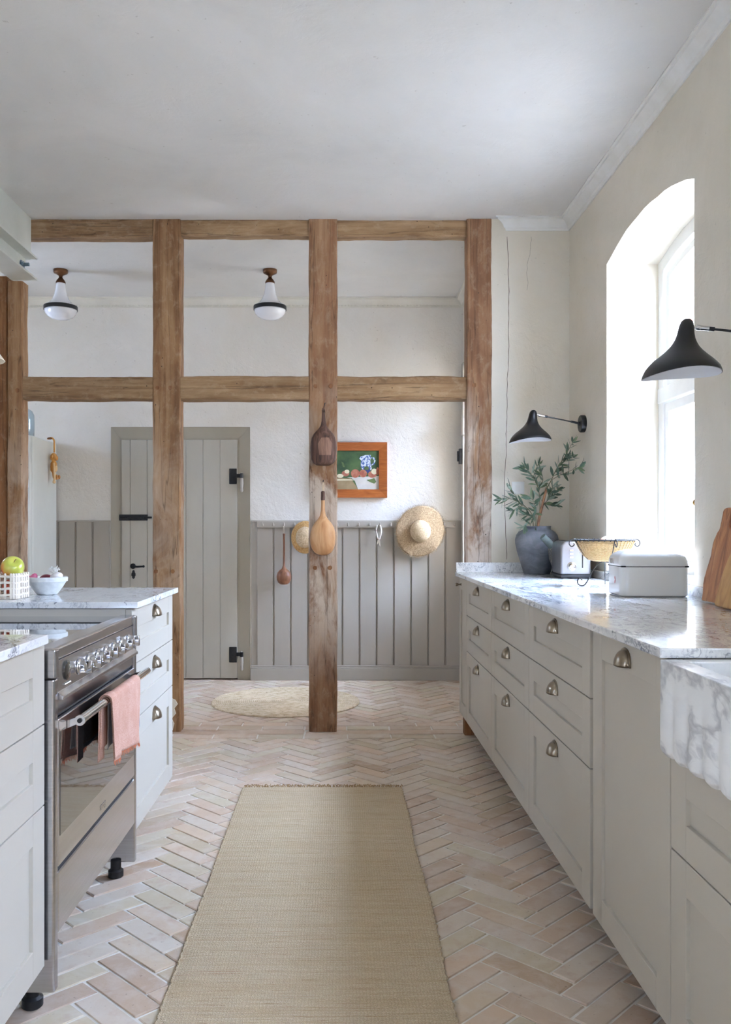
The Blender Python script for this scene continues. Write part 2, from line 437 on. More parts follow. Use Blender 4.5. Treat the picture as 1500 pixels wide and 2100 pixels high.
WIN = [(3.335, 4.43), (.15, .90), (-1.45, -.35)]  # the last two are unseen windows, added to bring in daylight
wallx('wall_right', XR, 1.78, YN, 5.40, -.1, H+.1, [archhole(a, b, .985, 2.545, .085, seed=i) for i, (a, b) in enumerate(WIN)], M['wall'], 'beige lime plaster wall with deep arched window on the right')
wallx('wall_hall_right', XH, 1.78, 5.40, YB+.3, -.1, H+.1, [archhole(5.95, 6.79, .93, 2.45, .09, seed=9)], M['wall'], 'plaster wall of the hallway behind the right timber post')
struct(mb('wall_stub', M['wall'], None, (.895, XR+.03, 5.15, 5.40, -.05, H+.05), bevel=0, smooth=40), 'short plaster wall beside the right timber post', 'wall')
DX0, DX1, DZ = -1.817, -.710, 2.012
wallx('wall_back', YB, YB+.3, XL-.3, XH+.1, -.1, H+.1, [[(DX0, -.09), (DX1, -.09), (DX1, DZ), (DX0, DZ)]], M['wall_back'], 'uneven cream plaster wall at the back of the hallway', axis=1)
wallx('wall_left', XL, XL-.3, YN, YB, -.1, H+.1, [[(5.5, 1.8), (6.0, 1.8), (6.0, 2.4), (5.5, 2.4)]], M['wall'], 'plaster wall far to the left')
wallx('wall_front', YN, YN-.3, XL-.3, 1.78, -.1, H+.1, [[(-2.2, 1.3), (-1.6, 1.3), (-1.6, 2.1), (-2.2, 2.1)]], M['wall'], 'plaster wall behind the viewer', axis=1)
struct(mb('ceiling', M['ceil'], None, (XL-.3, 1.78, YN-.3, YB+.3, H, H+.25), bevel=0), 'white plastered ceiling', 'ceiling')
# crack line on the stub wall
bm = B(); rnd = random.Random(5); x = .993; pts = []
for i in range(60):
    z = 2.93-i*(2.93-1.02)/59; x += rnd.uniform(-.004, .004); x += (.993+.012*math.sin(i*.11)-x)*.3
    pts.append((x, 5.1505, z))
tube(bm, pts, [.0014+.0010*abs(math.sin(i*1.7)) for i in range(60)], 5)
pts = []; x = 1.135
for i in range(16):
    x += rnd.uniform(-.007, .004); pts.append((x, 5.1505, 2.93-i*.021))
tube(bm, pts, .0009, 5)
finish('crack', bm, pm('crack_shadowed', srgb(112,100,80), rough=.9), bpy.data.objects['wall_right'])

# --- crown mouldings
CP = [(0, 0), (0, -.072), (.008, -.072), (.010, -.060), (.018, -.054), (.022, -.040), (.034, -.026), (.048, -.018), (.050, -.008), (.060, -.006), (.060, 0)]
bm = B()   # (u out from wall, v down from ceiling)
def sweep(bm, path, prof=CP, z=H):
    """path: list of (x, y, nx, ny): wall corner points with outward mitred direction"""
    rows = [[Vector((x+nx*u, y+ny*u, z+v)) for u, v in prof] for x, y, nx, ny in path]
    vv = grid(bm, rows)
    for row in (vv[0], vv[-1]): bm.faces.new(row)
sweep(bm, [(XR, YN, -1, 0), (XR, 5.152, -1, -1), (.995, 5.152, -1.3, -1)])
struct(finish('trim_1', bm, M['crown'], smooth=35), 'white crown moulding under the kitchen ceiling', 'moulding')
bm = B(); sweep(bm, [(XL, YB, 0, -1), (XH, YB, -1, -1), (XH, 5.40, -1, 0)])
x = XL
while x < XH-.02:
    box(bm, x, x+.014, YB-.016, YB-.004, H-.070, H-.046); x += .026
y = YB-.03
while y > 5.42:
    box(bm, XH-.016, XH-.004, y-.014, y, H-.070, H-.046); y -= .026
struct(finish('trim_2', bm, M['crown_cream'], smooth=35), 'cream crown moulding with small dentils in the hallway', 'moulding')

# --- wainscot + skirting + peg rail
def wainscot(name, x0, x1, first, label):
    bm = B(); zt = 1.268; box(bm, x0, x1, YB-.006, YB+.01, 0, zt)
    x = first
    while x < x1:
        a, b = max(x+.004, x0), min(x+.1265, x1)
        if b-a > .01:
            box(bm, a, b, YB-.016, YB-.004, .1, zt-.012)
            if b < x1-.01: tube(bm, [(b+.006, YB-.007, .1), (b+.006, YB-.007, zt-.012)], .0035, 6)
        x += .1365
    box(bm, x0, x1, YB-.02, YB+.002, zt-.012, zt)
    return struct(finish(name, bm, M['paint'], bevel=.0015), label, 'panelling')
wainscot('trim_3', -.698, XH, -.655, 'grey-beige tongue and groove panelling right of the door')
wainscot('trim_4', XL, -1.82, -1.82-.1365*11, 'grey-beige tongue and groove panelling left of the door')
def skirt(name, x0, x1, label):
    bm = B(); box(bm, x0, x1, YB-.036, YB, 0, .095); box(bm, x0, x1, YB-.030, YB, .095, .104); box(bm, x0, x1, YB-.024, YB, .104, .117)
    return struct(finish(name, bm, M['paint'], bevel=.003), label, 'skirting board')
skirt('baseboard_right', -.703, XH, 'grey-beige skirting board under the peg rail panelling')
skirt('baseboard_left', XL, -1.82, 'grey-beige skirting board left of the plank door')

# --- plank door (door_1)
D = thing('door_1', 'grey-beige plank door with black iron fittings in the back wall', 'door', (-1.26, YB+.03, 0)); tag(D, kind='structure')
def kid(o): return o
bm = B()
ix0, ix1, iz = -1.737, -.809, 1.914; yi = YB+.012; yo = YB-.004
def quad(bm, *p): return bm.faces.new([bm.verts.new(q) for q in p])
quad(bm, (DX0, yo, 0), (ix0, yi, 0), (ix0, yi, iz), (DX0, yo, DZ)); quad(bm, (DX0, yo, DZ), (ix0, yi, iz), (ix1, yi, iz), (DX1, yo, DZ))
quad(bm, (DX1, yo, DZ), (ix1, yi, iz), (ix1, yi, 0), (DX1, yo, 0))
box(bm, DX0-.004, ix0+.002, yi-.002, yi+.06, 0, iz); box(bm, ix1-.002, DX1+.004, yi-.002, yi+.06, 0, iz); box(bm, DX0-.004, DX1+.004, yi-.002, yi+.06, iz-.002, DZ+.004)
box(bm, DX0-.1, DX1+.1, YB+.12, YB+.3, -.1, DZ+.1)
M['paint_frame'] = pm('paint_door_frame', srgb(164,155,136), srgb(170,161,143), 4, (1,1,.3), .42)
kid(finish('door_frame', bm, M['paint_frame'], D))
bm = B(); xs = [ix0+.003, -1.665, -1.53, -1.375, -1.2225, -1.085, -.948, ix1-.003]
for a, b in zip(xs, xs[1:]): box(bm, a+.0012, b-.0012, yi-.012, yi+.03, .012, iz-.004)
box(bm, ix0+.003, ix1-.003, yi, yi+.025, .012, iz-.004)
M['doorpaint'] = pm('paint_door', srgb(183,176,161), srgb(190,184,170), 4, (1,1,.3), .4, bump=.25, bscale=25, bd=.004)
kid(finish('planks', bm, M['doorpaint'], D, bevel=.002))
bm = B(); box(bm, -1.752, -1.525, yi-.020, yi-.011, 1.268, 1.316); box(bm, -1.69, -1.67, yi-.034, yi-.014, 1.275, 1.309); box(bm, -1.57, -1.55, yi-.034, yi-.014, 1.275, 1.309)
tube(bm, [(-1.74, yi-.028, 1.292), (-1.49, yi-.028, 1.292)], .008, 8)
kid(finish('slide_bolt', bm, M['iron'], D, bevel=.002))
bm = B(); lathe(bm, [(.022, 0), (.022, .006), (.016, .012)], 20, (-1.642, yi-.012, .905), mat=Matrix.Rotation(R(90), 3, 'X'))
tube(bm, [(-1.642, yi-.02, .905), (-1.642, yi-.045, .905), (-1.60, yi-.052, .902), (-1.552, yi-.05, .905)], [.008,.009,.008,.007], 8)
ball(bm, (-1.55, yi-.05, .905), .010)
kid(finish('door_handle', bm, M['iron'], D, smooth=50))
bm = B(); prism(bm, [(.0,.036),(.010,.030),(.009,.020),(.016,.010),(.017,-.008),(.010,-.016),(.011,-.026),(0,-.036),(-.011,-.026),(-.010,-.016),(-.017,-.008),(-.016,.010),(-.009,.020),(-.010,.030)], lambda u, v, k: (-1.638+u, yi-.012-k*.005, .838+v))
kid(finish('keyhole_plate', bm, M['iron'], D, bevel=.001))
for zc in (1.62, .20):
    bm = B(); box(bm, -.876, -.815, yi-.02, yi-.011, zc-.062, zc+.062)
    box(bm, -.82, -.775, yi-.022, yi-.010, zc-.012, zc+.018); tube(bm, [(-.775, yi-.028, zc-.016), (-.775, yi-.028, zc+.024)], .013, 12)
    h = kid(finish('hinge', bm, M['iron'], D, bevel=.006))
    bm = B(); lathe(bm, [(.006,.03),(.010,.022),(.008,.0),(.012,-.02),(.014,-.06),(.009,-.095),(.013,-.115),(.005,-.125)], 12, (-.775, yi-.028, zc))
    kid(finish('pintle', bm, M['paint'], D, smooth=50))['label'] = 'painted hinge pin below the black strap'

# --- windows
def window(name, y0, y1, z0, zs, rise, xw, label):
    D = thing(name, label, 'window', (xw, (y0+y1)/2, z0)); tag(D, kind='structure')
    yc = (y0+y1)/2; half = (y1-y0)/2; rad = (half*half+rise*rise)/(2*rise); zc = zs+rise-rad
    def top(y, off): return zc+math.sqrt(max((rad-off)**2-(y-yc)**2, 0))
    def archring(bm, a, b, zb, off, w, x0, x1, closed_bottom=True):
        # frame of width w inside outline [a,b] x [zb, arch]
        n = 12; o_, i_ = [], []
        o_ += [(a, zb), (b, zb)] if closed_bottom else []
        outer = [(a, zb)]+[(b, zb)]+[(b-(b-a)*k/n, top(b-(b-a)*k/n, off)) for k in range(n+1)]
        inner = [(a+w, zb+w)]+[(b-w, zb+w)]+[(b-w-(b-a-2*w)*k/n, top(b-w-(b-a-2*w)*k/n, off+w)) for k in range(n+1)]
        rows = [[Vector((x0, *p)) for p in outer], [Vector((x1, *p)) for p in outer], [Vector((x1, *p)) for p in inner], [Vector((x0, *p)) for p in inner]]
        grid(bm, rows, True, True)
        return inner
    def rectring(bm, a, b, c, d, w, x0, x1):
        rows = []
        oq = [(a,c),(b,c),(b,d),(a,d)]; iq = [(a+w,c+w),(b-w,c+w),(b-w,d-w),(a+w,d-w)]
        grid(bm, [[Vector((x0,*p)) for p in oq], [Vector((x1,*p)) for p in oq], [Vector((x1,*p)) for p in iq], [Vector((x0,*p)) for p in iq]], True, True)
    bm = B(); archring(bm, y0-.01, y1+.01, z0-.01, -.01, .075, xw-.02, xw+.05)
    box(bm, xw-.025, xw+.045, y0, y1, 1.835, 1.911); box(bm, xw-.02, xw+.045, yc-.035, yc+.035, z0, 1.84)
    kid(finish('window_frame', bm, M['white'], D, bevel=.004))
    bm = B(); inn = archring(bm, y0+.072, y1-.072, 1.917, .08, .04, xw-.005, xw+.035)
    kid(finish('top_sash', bm, M['white'], D, bevel=.003))
    bm = B(); bm.faces.new([bm.verts.new((xw+.015, *p)) for p in inn]); kid(finish('top_pane', bm, M['pane'], D))
    for a, b in ((y0+.07, yc-.03), (yc+.03, y1-.07)):
        bm = B(); rectring(bm, a, b, z0+.07, 1.828, .045, xw-.012, xw+.033); s = kid(finish('casement', bm, M['white'], D, bevel=.003))
        bm = B(); quad(bm, (xw+.012, a+.04, z0+.11), (xw+.012, b-.04, z0+.11), (xw+.012, b-.04, 1.79), (xw+.012, a+.04, 1.79))
        kid(finish('pane', bm, M['pane'], D))
        k_ = b-.02 if a < yc-.1 else a+.02
        bm = B(); lathe(bm, [(.006,0),(.006,.012),(.013,.02),(.014,.028),(.006,.034)], 12, (xw-.012, k_, 1.32), mat=Matrix.Rotation(R(-90), 3, 'Y'))
        kid(finish('window_knob', bm, M['brass'], D, smooth=40))
    bm = B(); box(bm, (XR if xw > 1.2 else XH)+.0, xw+.1, y0-.004, y1+.004, z0-.02, z0+.005)
    kid(finish('window_sill', bm, M['marble'] if name == 'window_1' else M['white'], D, bevel=.002))
for i, (a, b) in enumerate(WIN):
    window('window_%d' % (i+1), a, b, .985, 2.545, .085, 1.645, ['white arched casement window in a deep plaster reveal above the worktop', 'added arched casement window above the sink, unseen, for more daylight', 'added arched casement window behind the viewer, unseen, for more daylight'][i])
D = thing('window_5', 'added unseen window in the wall behind the viewer, for fill daylight', 'window', (-1.9, YN-.2, 1.3)); tag(D, kind='structure')  # unseen window added as frontal fill for posts, ceiling and door
mb('window_frame', M['white'], D, (-2.2, -1.6, YN-.23, YN-.17, 1.3, 1.34), (-2.2, -1.6, YN-.23, YN-.17, 2.06, 2.1), (-2.2, -2.16, YN-.23, YN-.17, 1.3, 2.1), (-1.64, -1.6, YN-.23, YN-.17, 1.3, 2.1), bevel=0)
bm = B(); quad(bm, (-2.2, YN-.2, 1.3), (-1.6, YN-.2, 1.3), (-1.6, YN-.2, 2.1), (-2.2, YN-.2, 2.1)); finish('pane', bm, M['pane'], D)
D = thing('window_6', 'added unseen window in the far left hallway wall, for extra daylight', 'window', (XL-.2, 5.75, 1.8)); tag(D, kind='structure')  # unseen window added to brighten the hallway ceiling and upper walls
mb('window_frame', M['white'], D, (XL-.23, XL-.17, 5.5, 6.0, 1.8, 1.83), (XL-.23, XL-.17, 5.5, 6.0, 2.37, 2.4), (XL-.23, XL-.17, 5.5, 5.53, 1.8, 2.4), (XL-.23, XL-.17, 5.97, 6.0, 1.8, 2.4), bevel=0)
bm = B(); quad(bm, (XL-.2, 5.5, 1.8), (XL-.2, 6.0, 1.8), (XL-.2, 6.0, 2.4), (XL-.2, 5.5, 2.4)); finish('pane', bm, M['pane'], D)
window('window_4', 5.95, 6.79, .93, 2.45, .09, 1.55, 'arched casement window of the hallway beside the right timber post')
D4 = bpy.data.objects['window_4']
bm = B(); box(bm, XH-.022, XH+.01, 6.79, 6.86, .93, 2.50); box(bm, XH-.03, XH+.01, 6.74, 6.83, 1.93, 2.06)
kid(finish('architrave', bm, M['paint'], D4, bevel=.003))
bm = B(); box(bm, XH-.045, XH-.02, 6.80, 6.85, 1.71, 1.83); tube(bm, [(XH-.05, 6.82, 1.73), (XH-.05, 6.82, 1.81)], .012, 8)
kid(finish('shutter_hinge', bm, M['iron'], D4, bevel=.002))

# --- outside
k = N('brick_outside'); bt = k.n('ShaderNodeTexBrick'); k.l(k.mp((1,1,1), (R(90),0,0)), bt.inputs[0])
bt.inputs['Color1'].default_value = srgb(176,98,74); bt.inputs['Color2'].default_value = srgb(150,88,70); bt.inputs['Mortar'].default_value = srgb(190,180,165)
bt.inputs['Scale'].default_value = 1; bt.inputs['Brick Width'].default_value = .25; bt.inputs['Row Height'].default_value = .077; bt.inputs['Mortar Size'].default_value = .01
sp = k.n('ShaderNodeSeparateXYZ'); k.l(k.mp(), sp.inputs[0])
k.base(k.mix(k.val(sp.outputs[2], 2.35, 2.5), srgb(226,220,206), bt.outputs[0])); k.set(.9); M['brick_out'] = k.m
struct(mb('wall_outside_wing', M['brick_out'], None, (1.79, 7, 7.35, 7.7, -.4, 5.0), bevel=0), 'brick wing of the house seen through the window', 'wall')
M['yardwall'] = pm('yard_wall_render', srgb(200,192,176), srgb(188,178,162), 3, rough=.9)
struct(mb('wall_outside_yard', M['yardwall'], None, (7, 7.3, -5, 7.7, -.4, 3.0), bevel=0), 'rendered wall across the yard', 'wall')
struct(mb('wall_outside_blocker', M['yardwall'], None, (2.9, 7.3, 1.7, 2.0, -.4, 6.5), bevel=0), 'tall added wall in the yard, unseen, blocking sky from the window reveal', 'wall')  # added out of view to keep sky light off the far window jamb
struct(mb('floor_outside', pm('yard_gravel', srgb(112,110,106), srgb(134,131,126), 30, rough=.95), None, (1.79, 7, -5, 7.35, -.5, -.3), bevel=0), 'gravel yard outside', 'ground')

# ================================================================ TIMBER FRAME
def timber(name, x0, x1, y0, y1, z0, z1, axis, m, label, seed=0, amp=.004, group=None, pegs=()):
    bm = B(); lo = (x0, y0, z0); hi = (x1, y1, z1)
    n = max(int((hi[axis]-lo[axis])/.035), 8)
    ua, va = [i for i in range(3) if i != axis]
    uc, vc = (lo[ua]+hi[ua])/2, (lo[va]+hi[va])/2; hu, hv = (hi[ua]-lo[ua])/2, (hi[va]-lo[va])/2
    sec = []; ch = .007
    for su, sv in ((1,1),(-1,1),(-1,-1),(1,-1)):
        q = [(su*hu, sv*(hv-ch)), (su*(hu-ch), sv*hv)]
        if su*sv < 0: q.reverse()
        sec += q
    ring = []                       # a few mid-side points for unevenness
    for i in range(len(sec)):
        a, b = sec[i], sec[(i+1) % len(sec)]; ring.append(a)
        if math.hypot(b[0]-a[0], b[1]-a[1]) > .03:
            for t in (.33, .66): ring.append((a[0]+(b[0]-a[0])*t, a[1]+(b[1]-a[1])*t))
    rows = []
    for i in range(n+1):
        t = lo[axis]+(hi[axis]-lo[axis])*i/n; row = []
        for u, v in ring:
            p = [0, 0, 0]; p[axis] = t; p[ua] = uc+u; p[va] = vc+v
            q = Vector(p)*Vector((1,1,1)).length*1.5
            w = noise.noise_vector(Vector((p[0]*6+seed, p[1]*6, p[2]*6)))*amp + noise.noise_vector(Vector((p[0]*22, p[1]*22+seed, p[2]*22)))*amp*.45
            w[axis] = 0
            row.append(Vector(p)+w)
        rows.append(row)
    vv = grid(bm, rows, False, True)
    for r_ in (vv[0], vv[-1]): bm.faces.new(r_)
    o = finish(name, bm, m, smooth=38)
    tag(o, label, 'post' if axis == 2 else 'beam', group)
    for px_, pz_ in pegs:
        b2 = B(); rnd = random.Random(int(px_*100)); n_ = 9
        prism(b2, [((.013+rnd.uniform(-.002,.002))*math.cos(2*PI*k/n_), (.013+rnd.uniform(-.002,.002))*math.sin(2*PI*k/n_)) for k in range(n_)], lambda u, v, k: (px_+u, y0-.005+k*.02, pz_+v))
        finish('wooden_peg', b2, M['postz_dark'], o, bevel=.001)
    return o
YF = 5.15
timber('timber_post', -2.30, -1.972, 5.165, 5.28, 0, 2.70, 2, M['postz_dark'], 'dark brown timber upright at the left edge, half out of the frame', 3)
timber('timber_post', -1.966, -1.876, YF, 5.25, 0, 2.668, 2, M['postz'], 'narrow old timber post under the end of the steel beam', 11, pegs=((-1.905, 2.02),))
timber('timber_post', -1.105, -.940, YF, 5.265, 0, H, 2, M['postz'], 'old timber post between the plank door and the left cabinets', 21, pegs=((-1.075, 2.035), (-1.0, 2.035), (-1.085, .95), (-.985, .95)))
timber('timber_post', -.180, -.012, YF, 5.265, 0, H, 2, M['postz_pale'], 'freestanding middle timber post with two gourds hung on it', 37, pegs=((-.14, 2.045), (-.05, 2.045), (-.143, .97), (-.055, .97)))
timber('timber_post', .756, .905, YF-.004, 5.265, 0, H, 2, M['postz_pale'], 'old timber post set against the wall behind the worktop', 51, pegs=((.80, 2.05),))
top = [(-2.3, -1.106), (-.942, -.181), (-.012, .757)]
lab = ['above the left ceiling lamp, ending at the steel beam', 'above the right ceiling lamp, between two posts', 'right of the middle post, against the ceiling']
for i, (a, b) in enumerate(top):
    timber('timber_rail', a, b, YF+.006+.008*i, 5.255, (2.930, 2.945, 2.938)[i], H+.004, 0, M['postx'], 'thin rough timber rail '+lab[i], 60+i*7, .006)
lab = ['left of the left ceiling-height post', 'between the two tall posts above the plank door', 'right of the middle post above the fruit painting']
for i, (a, b) in enumerate([(-1.877, -1.104), (-.941, -.179), (-.013, .757)]):
    timber('timber_rail', a, b, YF+(.010, .004, .012)[i], 5.26, 1.968, (2.103, 2.105, 2.106)[i], 0, M['postx'], 'mid-height old timber rail, '+lab[i], 90+i*9, .005)

bm = B(); rnd = random.Random(14)
pl_ = [(-1.10, .01), (-.985, .01), (-.975, .05), (-.99, .08), (-.965, .11), (-.975, .14), (-.955, .165), (-.968, .19), (-.99, .20), (-1.03, .19), (-1.10, .2)]
prism(bm, pl_, lambda u, v, k: (u, YF-.012+k*.012, v)); finish('plaster_remnant', bm, M['wall'], bpy.data.objects['timber_post.002'], bevel=.002)['label'] = 'ragged remnant of pale plaster at the foot'
# steel beam with plastered casing
t = thing('steel_beam', 'pale painted steel beam running along the ceiling at the upper left', 'beam', (-1.84, 1.5, 2.66))
mb('casing', M['steelpaint'], t, (-2.35, -1.822, YN, 5.148, 2.79, H+.01), bevel=.004)
mb('girder', M['steelpaint'], t, (-1.93, -1.778, YN, 5.13, 2.788, 2.800), (-1.93, -1.778, YN, 5.13, 2.664, 2.676), (-1.862, -1.846, YN, 5.12, 2.67, 2.79), bevel=.002)
for yy in (5.05, 2.9):
    bm = B(); tube(bm, [(-1.852, yy, 2.735), (-1.80, yy, 2.735)], .010, 10); lathe(bm, [(.02, 0), (.02, .012)], 6, (-1.842, yy, 2.735), mat=Matrix.Rotation(R(90), 3, 'Y')); lathe(bm, [(.027, 0), (.027, .003)], 20, (-1.846, yy, 2.735), mat=Matrix.Rotation(R(90), 3, 'Y'))
    finish('bolt', bm, pm('zinc', srgb(150,170,190), rough=.3, metal=1.), t, smooth=30)

# ================================================================ RIGHT CABINETS
def shaker(bm, xf, s, y0, y1, z0, z1, st=.080, rl=.072, th=.022, rec=.009):
    """s = +1: the front looks towards +X (its face at xf)"""
    a, b = (xf-th, xf) if s > 0 else (xf, xf+th)
    box(bm, a, b, y0, y0+st, z0, z1); box(bm, a, b, y1-st, y1, z0, z1)
    box(bm, a, b, y0+st, y1-st, z0, z0+rl); box(bm, a, b, y0+st, y1-st, z1-rl, z1)
    c, d = (a, b-rec) if s > 0 else (a+rec, b)
    box(bm, c, d, y0+st-.001, y1-st+.001, z0+rl-.001, z1-rl+.001)
def cup(xf, s, yc, zc, parent, a=.034, h=.040, d=.026):
    bm = B(); rows = []
    for i in range(15):
        th = PI*i/14
        rows.append([Vector((xf+s*(.0015+d*math.sin(th)**.6*math.sin(f)), yc+a*math.cos(th), zc-.016+h*math.sin(th)**.6*math.cos(f))) for f in [PI/2*k/7 for k in range(8)]])
    grid(bm, rows)
    # rim plate
    rows = []
    for i in range(15):
        th = PI*i/14; c_, s_ = math.cos(th), math.sin(th)**.6
        rows.append([Vector((xf+s*k, yc+(a+e)*c_, zc-.016+(h+e)*s_)) for k, e in ((.0002, .005), (.003, .004), (.003, -.003))])
    grid(bm, rows)
    return finish('cup_handle', bm, M['pewter'], parent, smooth=60, solid=.0022)
def front(t, nm, xf, s, y0, y1, z0, z1, handle=True, hy=None, **k):
    bm = B(); shaker(bm, xf, s, y0+.0018, y1-.0018, z0+.0018, z1-.0018, **k)
    o = finish(nm, bm, M['cab'], t, bevel=.0012)
    if handle: cup(xf, s, hy or (y0+y1)/2, z1-.044, o)
    return o
ZB, ZT = .123, .921
FR = .710     # right fronts
def unit(label, xf, s, y0, y1, deep, rows, group, feet=True, nm='drawer', **k):
    t = thing('base_cabinet', label, 'cabinet', (xf-s*deep/2, (y0+y1)/2, 0), group)
    a, b = (xf-deep, xf-.023) if s > 0 else (xf+.023, xf+deep)
    mb('carcass', M['cab'], t, (a, b, y0+.001, y1-.001, ZB, ZT), bevel=.001)
    for z0, z1, h in rows: front(t, nm, xf, s, y0, y1, z0, z1, h, **k)
    if feet:
        for yy in (y0+.05, y1-.05):
            for dx in (.30, deep-.08): 
                bm = B(); x = xf-s*dx; lathe(bm, [(.022, .001), (.022, .02), (.017, .03), (.017, ZB)], 12, (x, yy, 0)); finish('foot', bm, M['rubber'], t, smooth=40)
    return t
R3 = [(.720, ZT, True), (.521, .720, True), (ZB, .521, True)]
G = 'grey-beige three-drawer cabinets along the right wall'
unit('narrow grey-beige three-drawer cabinet nearest the middle timber post, right side', FR, -1, 4.06, 4.845, .62, R3, G)
unit('grey-beige three-drawer cabinet, middle of the three on the right side', FR, -1, 3.257, 4.06, .62, R3, G)
u = unit('grey-beige three-drawer cabinet on the right, beside the tall panelled door front', FR, -1, 2.462, 3.257, .62, R3, G)
t = unit('slim end cabinet with one knob at the far end of the right worktop', FR, -1, 4.845, 5.135, .62, [(ZB, ZT, False)], None, nm='door', st=.05)
dr = [c for c in t.children if c.name.startswith('door')][0]
bm = B(); lathe(bm, [(.009,0),(.006,.004),(.005,.016),(.008,.020),(.010,.030),(.007,.034)], 14, (FR, 5.06, .878), mat=Matrix.Rotation(R(-90), 3, 'Y')); finish('knob', bm, M['pewter'], dr, smooth=50)
for yy in (5.10,):
    mb('wooden_leg', M['postz_dark'], t, (FR+.02, FR+.075, 5.06, 5.13, 0, ZB), bevel=.003)
t = thing('dishwasher', 'built-in appliance behind a full-height grey-beige panelled front, right side', 'dishwasher', (1.0, 2.15, 0))
mb('body', M['cab'], t, (FR+.024, 1.33, 1.868, 2.460, ZB, ZT), bevel=.001)
front(t, 'door', FR, -1, 1.866, 2.436, ZB, ZT, True, hy=2.155)
t = thing('sink_cabinet', 'grey-beige two-drawer cabinet under the marble sink, nearest on the right', 'cabinet', (1.0, 1.46, 0))
mb('carcass', M['cab'], t, (FR+.023, 1.33, 1.062, 1.864, ZB, .719), bevel=.001)
front(t, 'drawer', FR, -1, 1.060, 1.864, .519, .722, False); front(t, 'drawer', FR, -1, 1.060, 1.864, ZB, .519, False)
for yy in (1.12, 1.8):
    for x in (FR+.30, 1.27):
        bm = B(); lathe(bm, [(.022, .001), (.022, .02), (.017, .03), (.017, ZB)], 12, (x, yy, 0)); finish('foot', bm, M['rubber'], t, smooth=40)
unit('three-drawer cabinet beyond the sink, out of view', FR, -1, .25, 1.058, .62, R3, G)

# worktop right
EDGE = .686; ZW0, ZW = .923, .945
t = thing('worktop', 'long grey-veined marble worktop along the right wall under the window', 'worktop', (1.02, 3.4, ZW0))
mb('slab', M['marble'], t, (EDGE, XR-.0015, 1.862, 5.148, ZW0, ZW), (1.25, XR-.0015, 1.06, 1.864, ZW0, ZW), (EDGE, XR-.0015, .2, 1.062, ZW0, ZW), bevel=.003)
tag(mb('upstand', M['marble'], None, (EDGE+.004, XR-.024, 5.126, 5.1475, ZW, 1.003), bevel=.002), 'short marble upstand at the far end of the right worktop', 'upstand')
tag(mb('upstand', M['marble'], None, (XR-.0225, XR-.0015, .2, 5.1475, ZW, .984), bevel=.002), 'long low marble upstand under the window, along the right wall', 'upstand')

# sink: fluted apron
t = thing('sink', 'white marble apron sink with a fluted, wavy-edged front', 'sink', (1.0, 1.46, .72))
bm = B(); ys = [1.068+(1.862-1.068)*i/130 for i in range(131)]; rnd = random.Random(4)
nz = 20; rows = []
for y in ys:
    fl = abs(math.sin(PI*(1.862-y)/.072)); row = []
    zb = .727-.006*fl+.0025*noise.noise(Vector((y*60, 0, 0)))
    for j in range(nz+1):
        z = .9215+(zb-.9215)*j/nz; w = min(max((.905-z)/.10, 0), 1); w = w*w*(3-2*w)
        edge = .010*max(0, (j-nz+1))                       # chipped lower edge
        row.append(Vector((.687-.007*fl*w+edge+.0012*noise.noise(Vector((y*30, z*30, 1)))*w, y, z)))
    row = [Vector((.735, y, .9215))]+row+[Vector((.735, y, zb+.004))]
    rows.append(row)
vv = grid(bm, rows, False, True)
for r_ in (vv[0], vv[-1]): bm.faces.new(r_)
finish('apron', bm, M['marble_sink'], t, smooth=50, bevel=.002)
mb('basin', M['marble_sink'], t, (.734, 1.27, 1.068, 1.10, .727, .9215), (.734, 1.27, 1.832, 1.862, .727, .9215), (1.24, 1.27, 1.10, 1.832, .727, .9215), (.734, 1.27, 1.068, 1.862, .722, .745), bevel=.004)

# ================================================================ LEFT SIDE
FL = -.726
GL = 'grey-beige three-drawer cabinets beside the range cooker'
unit('grey-beige three-drawer cabinet beyond the range cooker, left side', FL, 1, 3.045, 3.79, 1.25, R3, GL)
unit('grey-beige three-drawer cabinet nearest on the left, before the range cooker', FL, 1, 1.35, 2.145, .66, R3, GL)
unit('three-drawer cabinet nearer than the frame edge on the left', FL, 1, .55, 1.348, .66, R3, GL)
tag(mb('worktop', M['marble2'], None, (-2.0, -.703, 3.035, 3.80, ZW0, ZW), bevel=.002), 'marble worktop with fruit basket and bowl, beyond the cooker on the left', 'worktop')
tag(mb('worktop', M['marble2'], None, (-1.40, -.703, .55, 2.105, ZW0, ZW), bevel=.002), 'marble worktop corner nearest on the left', 'worktop')

# range cooker
C0, C1 = 2.157, 3.033; CF = -.706
t = thing('range_cooker', 'wide stainless steel range cooker with chrome knobs and towel rail', 'cooker', (-1.0, 2.6, 0))
mb('body', M['steel'], t, (-1.31, CF-.03, C0+.004, C1-.004, .19, .885), bevel=.003)
mb('hob', M['blackglass'], t, (-1.30, CF-.055, C0+.01, C1-.01, .885, .897), bevel=.002)
mb('hob_rim', M['steel'], t, (CF-.056, CF-.004, C0+.001, C1-.001, .868, .902), bevel=.006, segs=3)
mb('rear_upstand', M['steel'], t, (-1.34, -1.30, C0+.01, C1-.01, .87, .915), bevel=.006, segs=3)
for a, b in ((C0, C0+.030), (C1-.030, C1)):
    bm = B(); pr = [(CF-.035, a), (CF-.004, a), (CF, a+.004), (CF, b-.004), (CF-.004, b), (CF-.035, b)]
    prism(bm, pr, lambda u, v, k: (u, v, .05+k*.775)); prism(bm, [(CF-.12, .05), (CF-.03, .05), (CF-.03, .20), (CF-.05, .20)], lambda u, v, k: (u, a+k*(b-a), v))
    prism(bm, [(u+.003 if u > -.72 else u, v) for u, v in pr], lambda u, v, k: (u, v, .829+k*.070))
    finish('corner_post', bm, M['steel_dark'], t, bevel=.003)
a, b = C0+.032, C1-.032
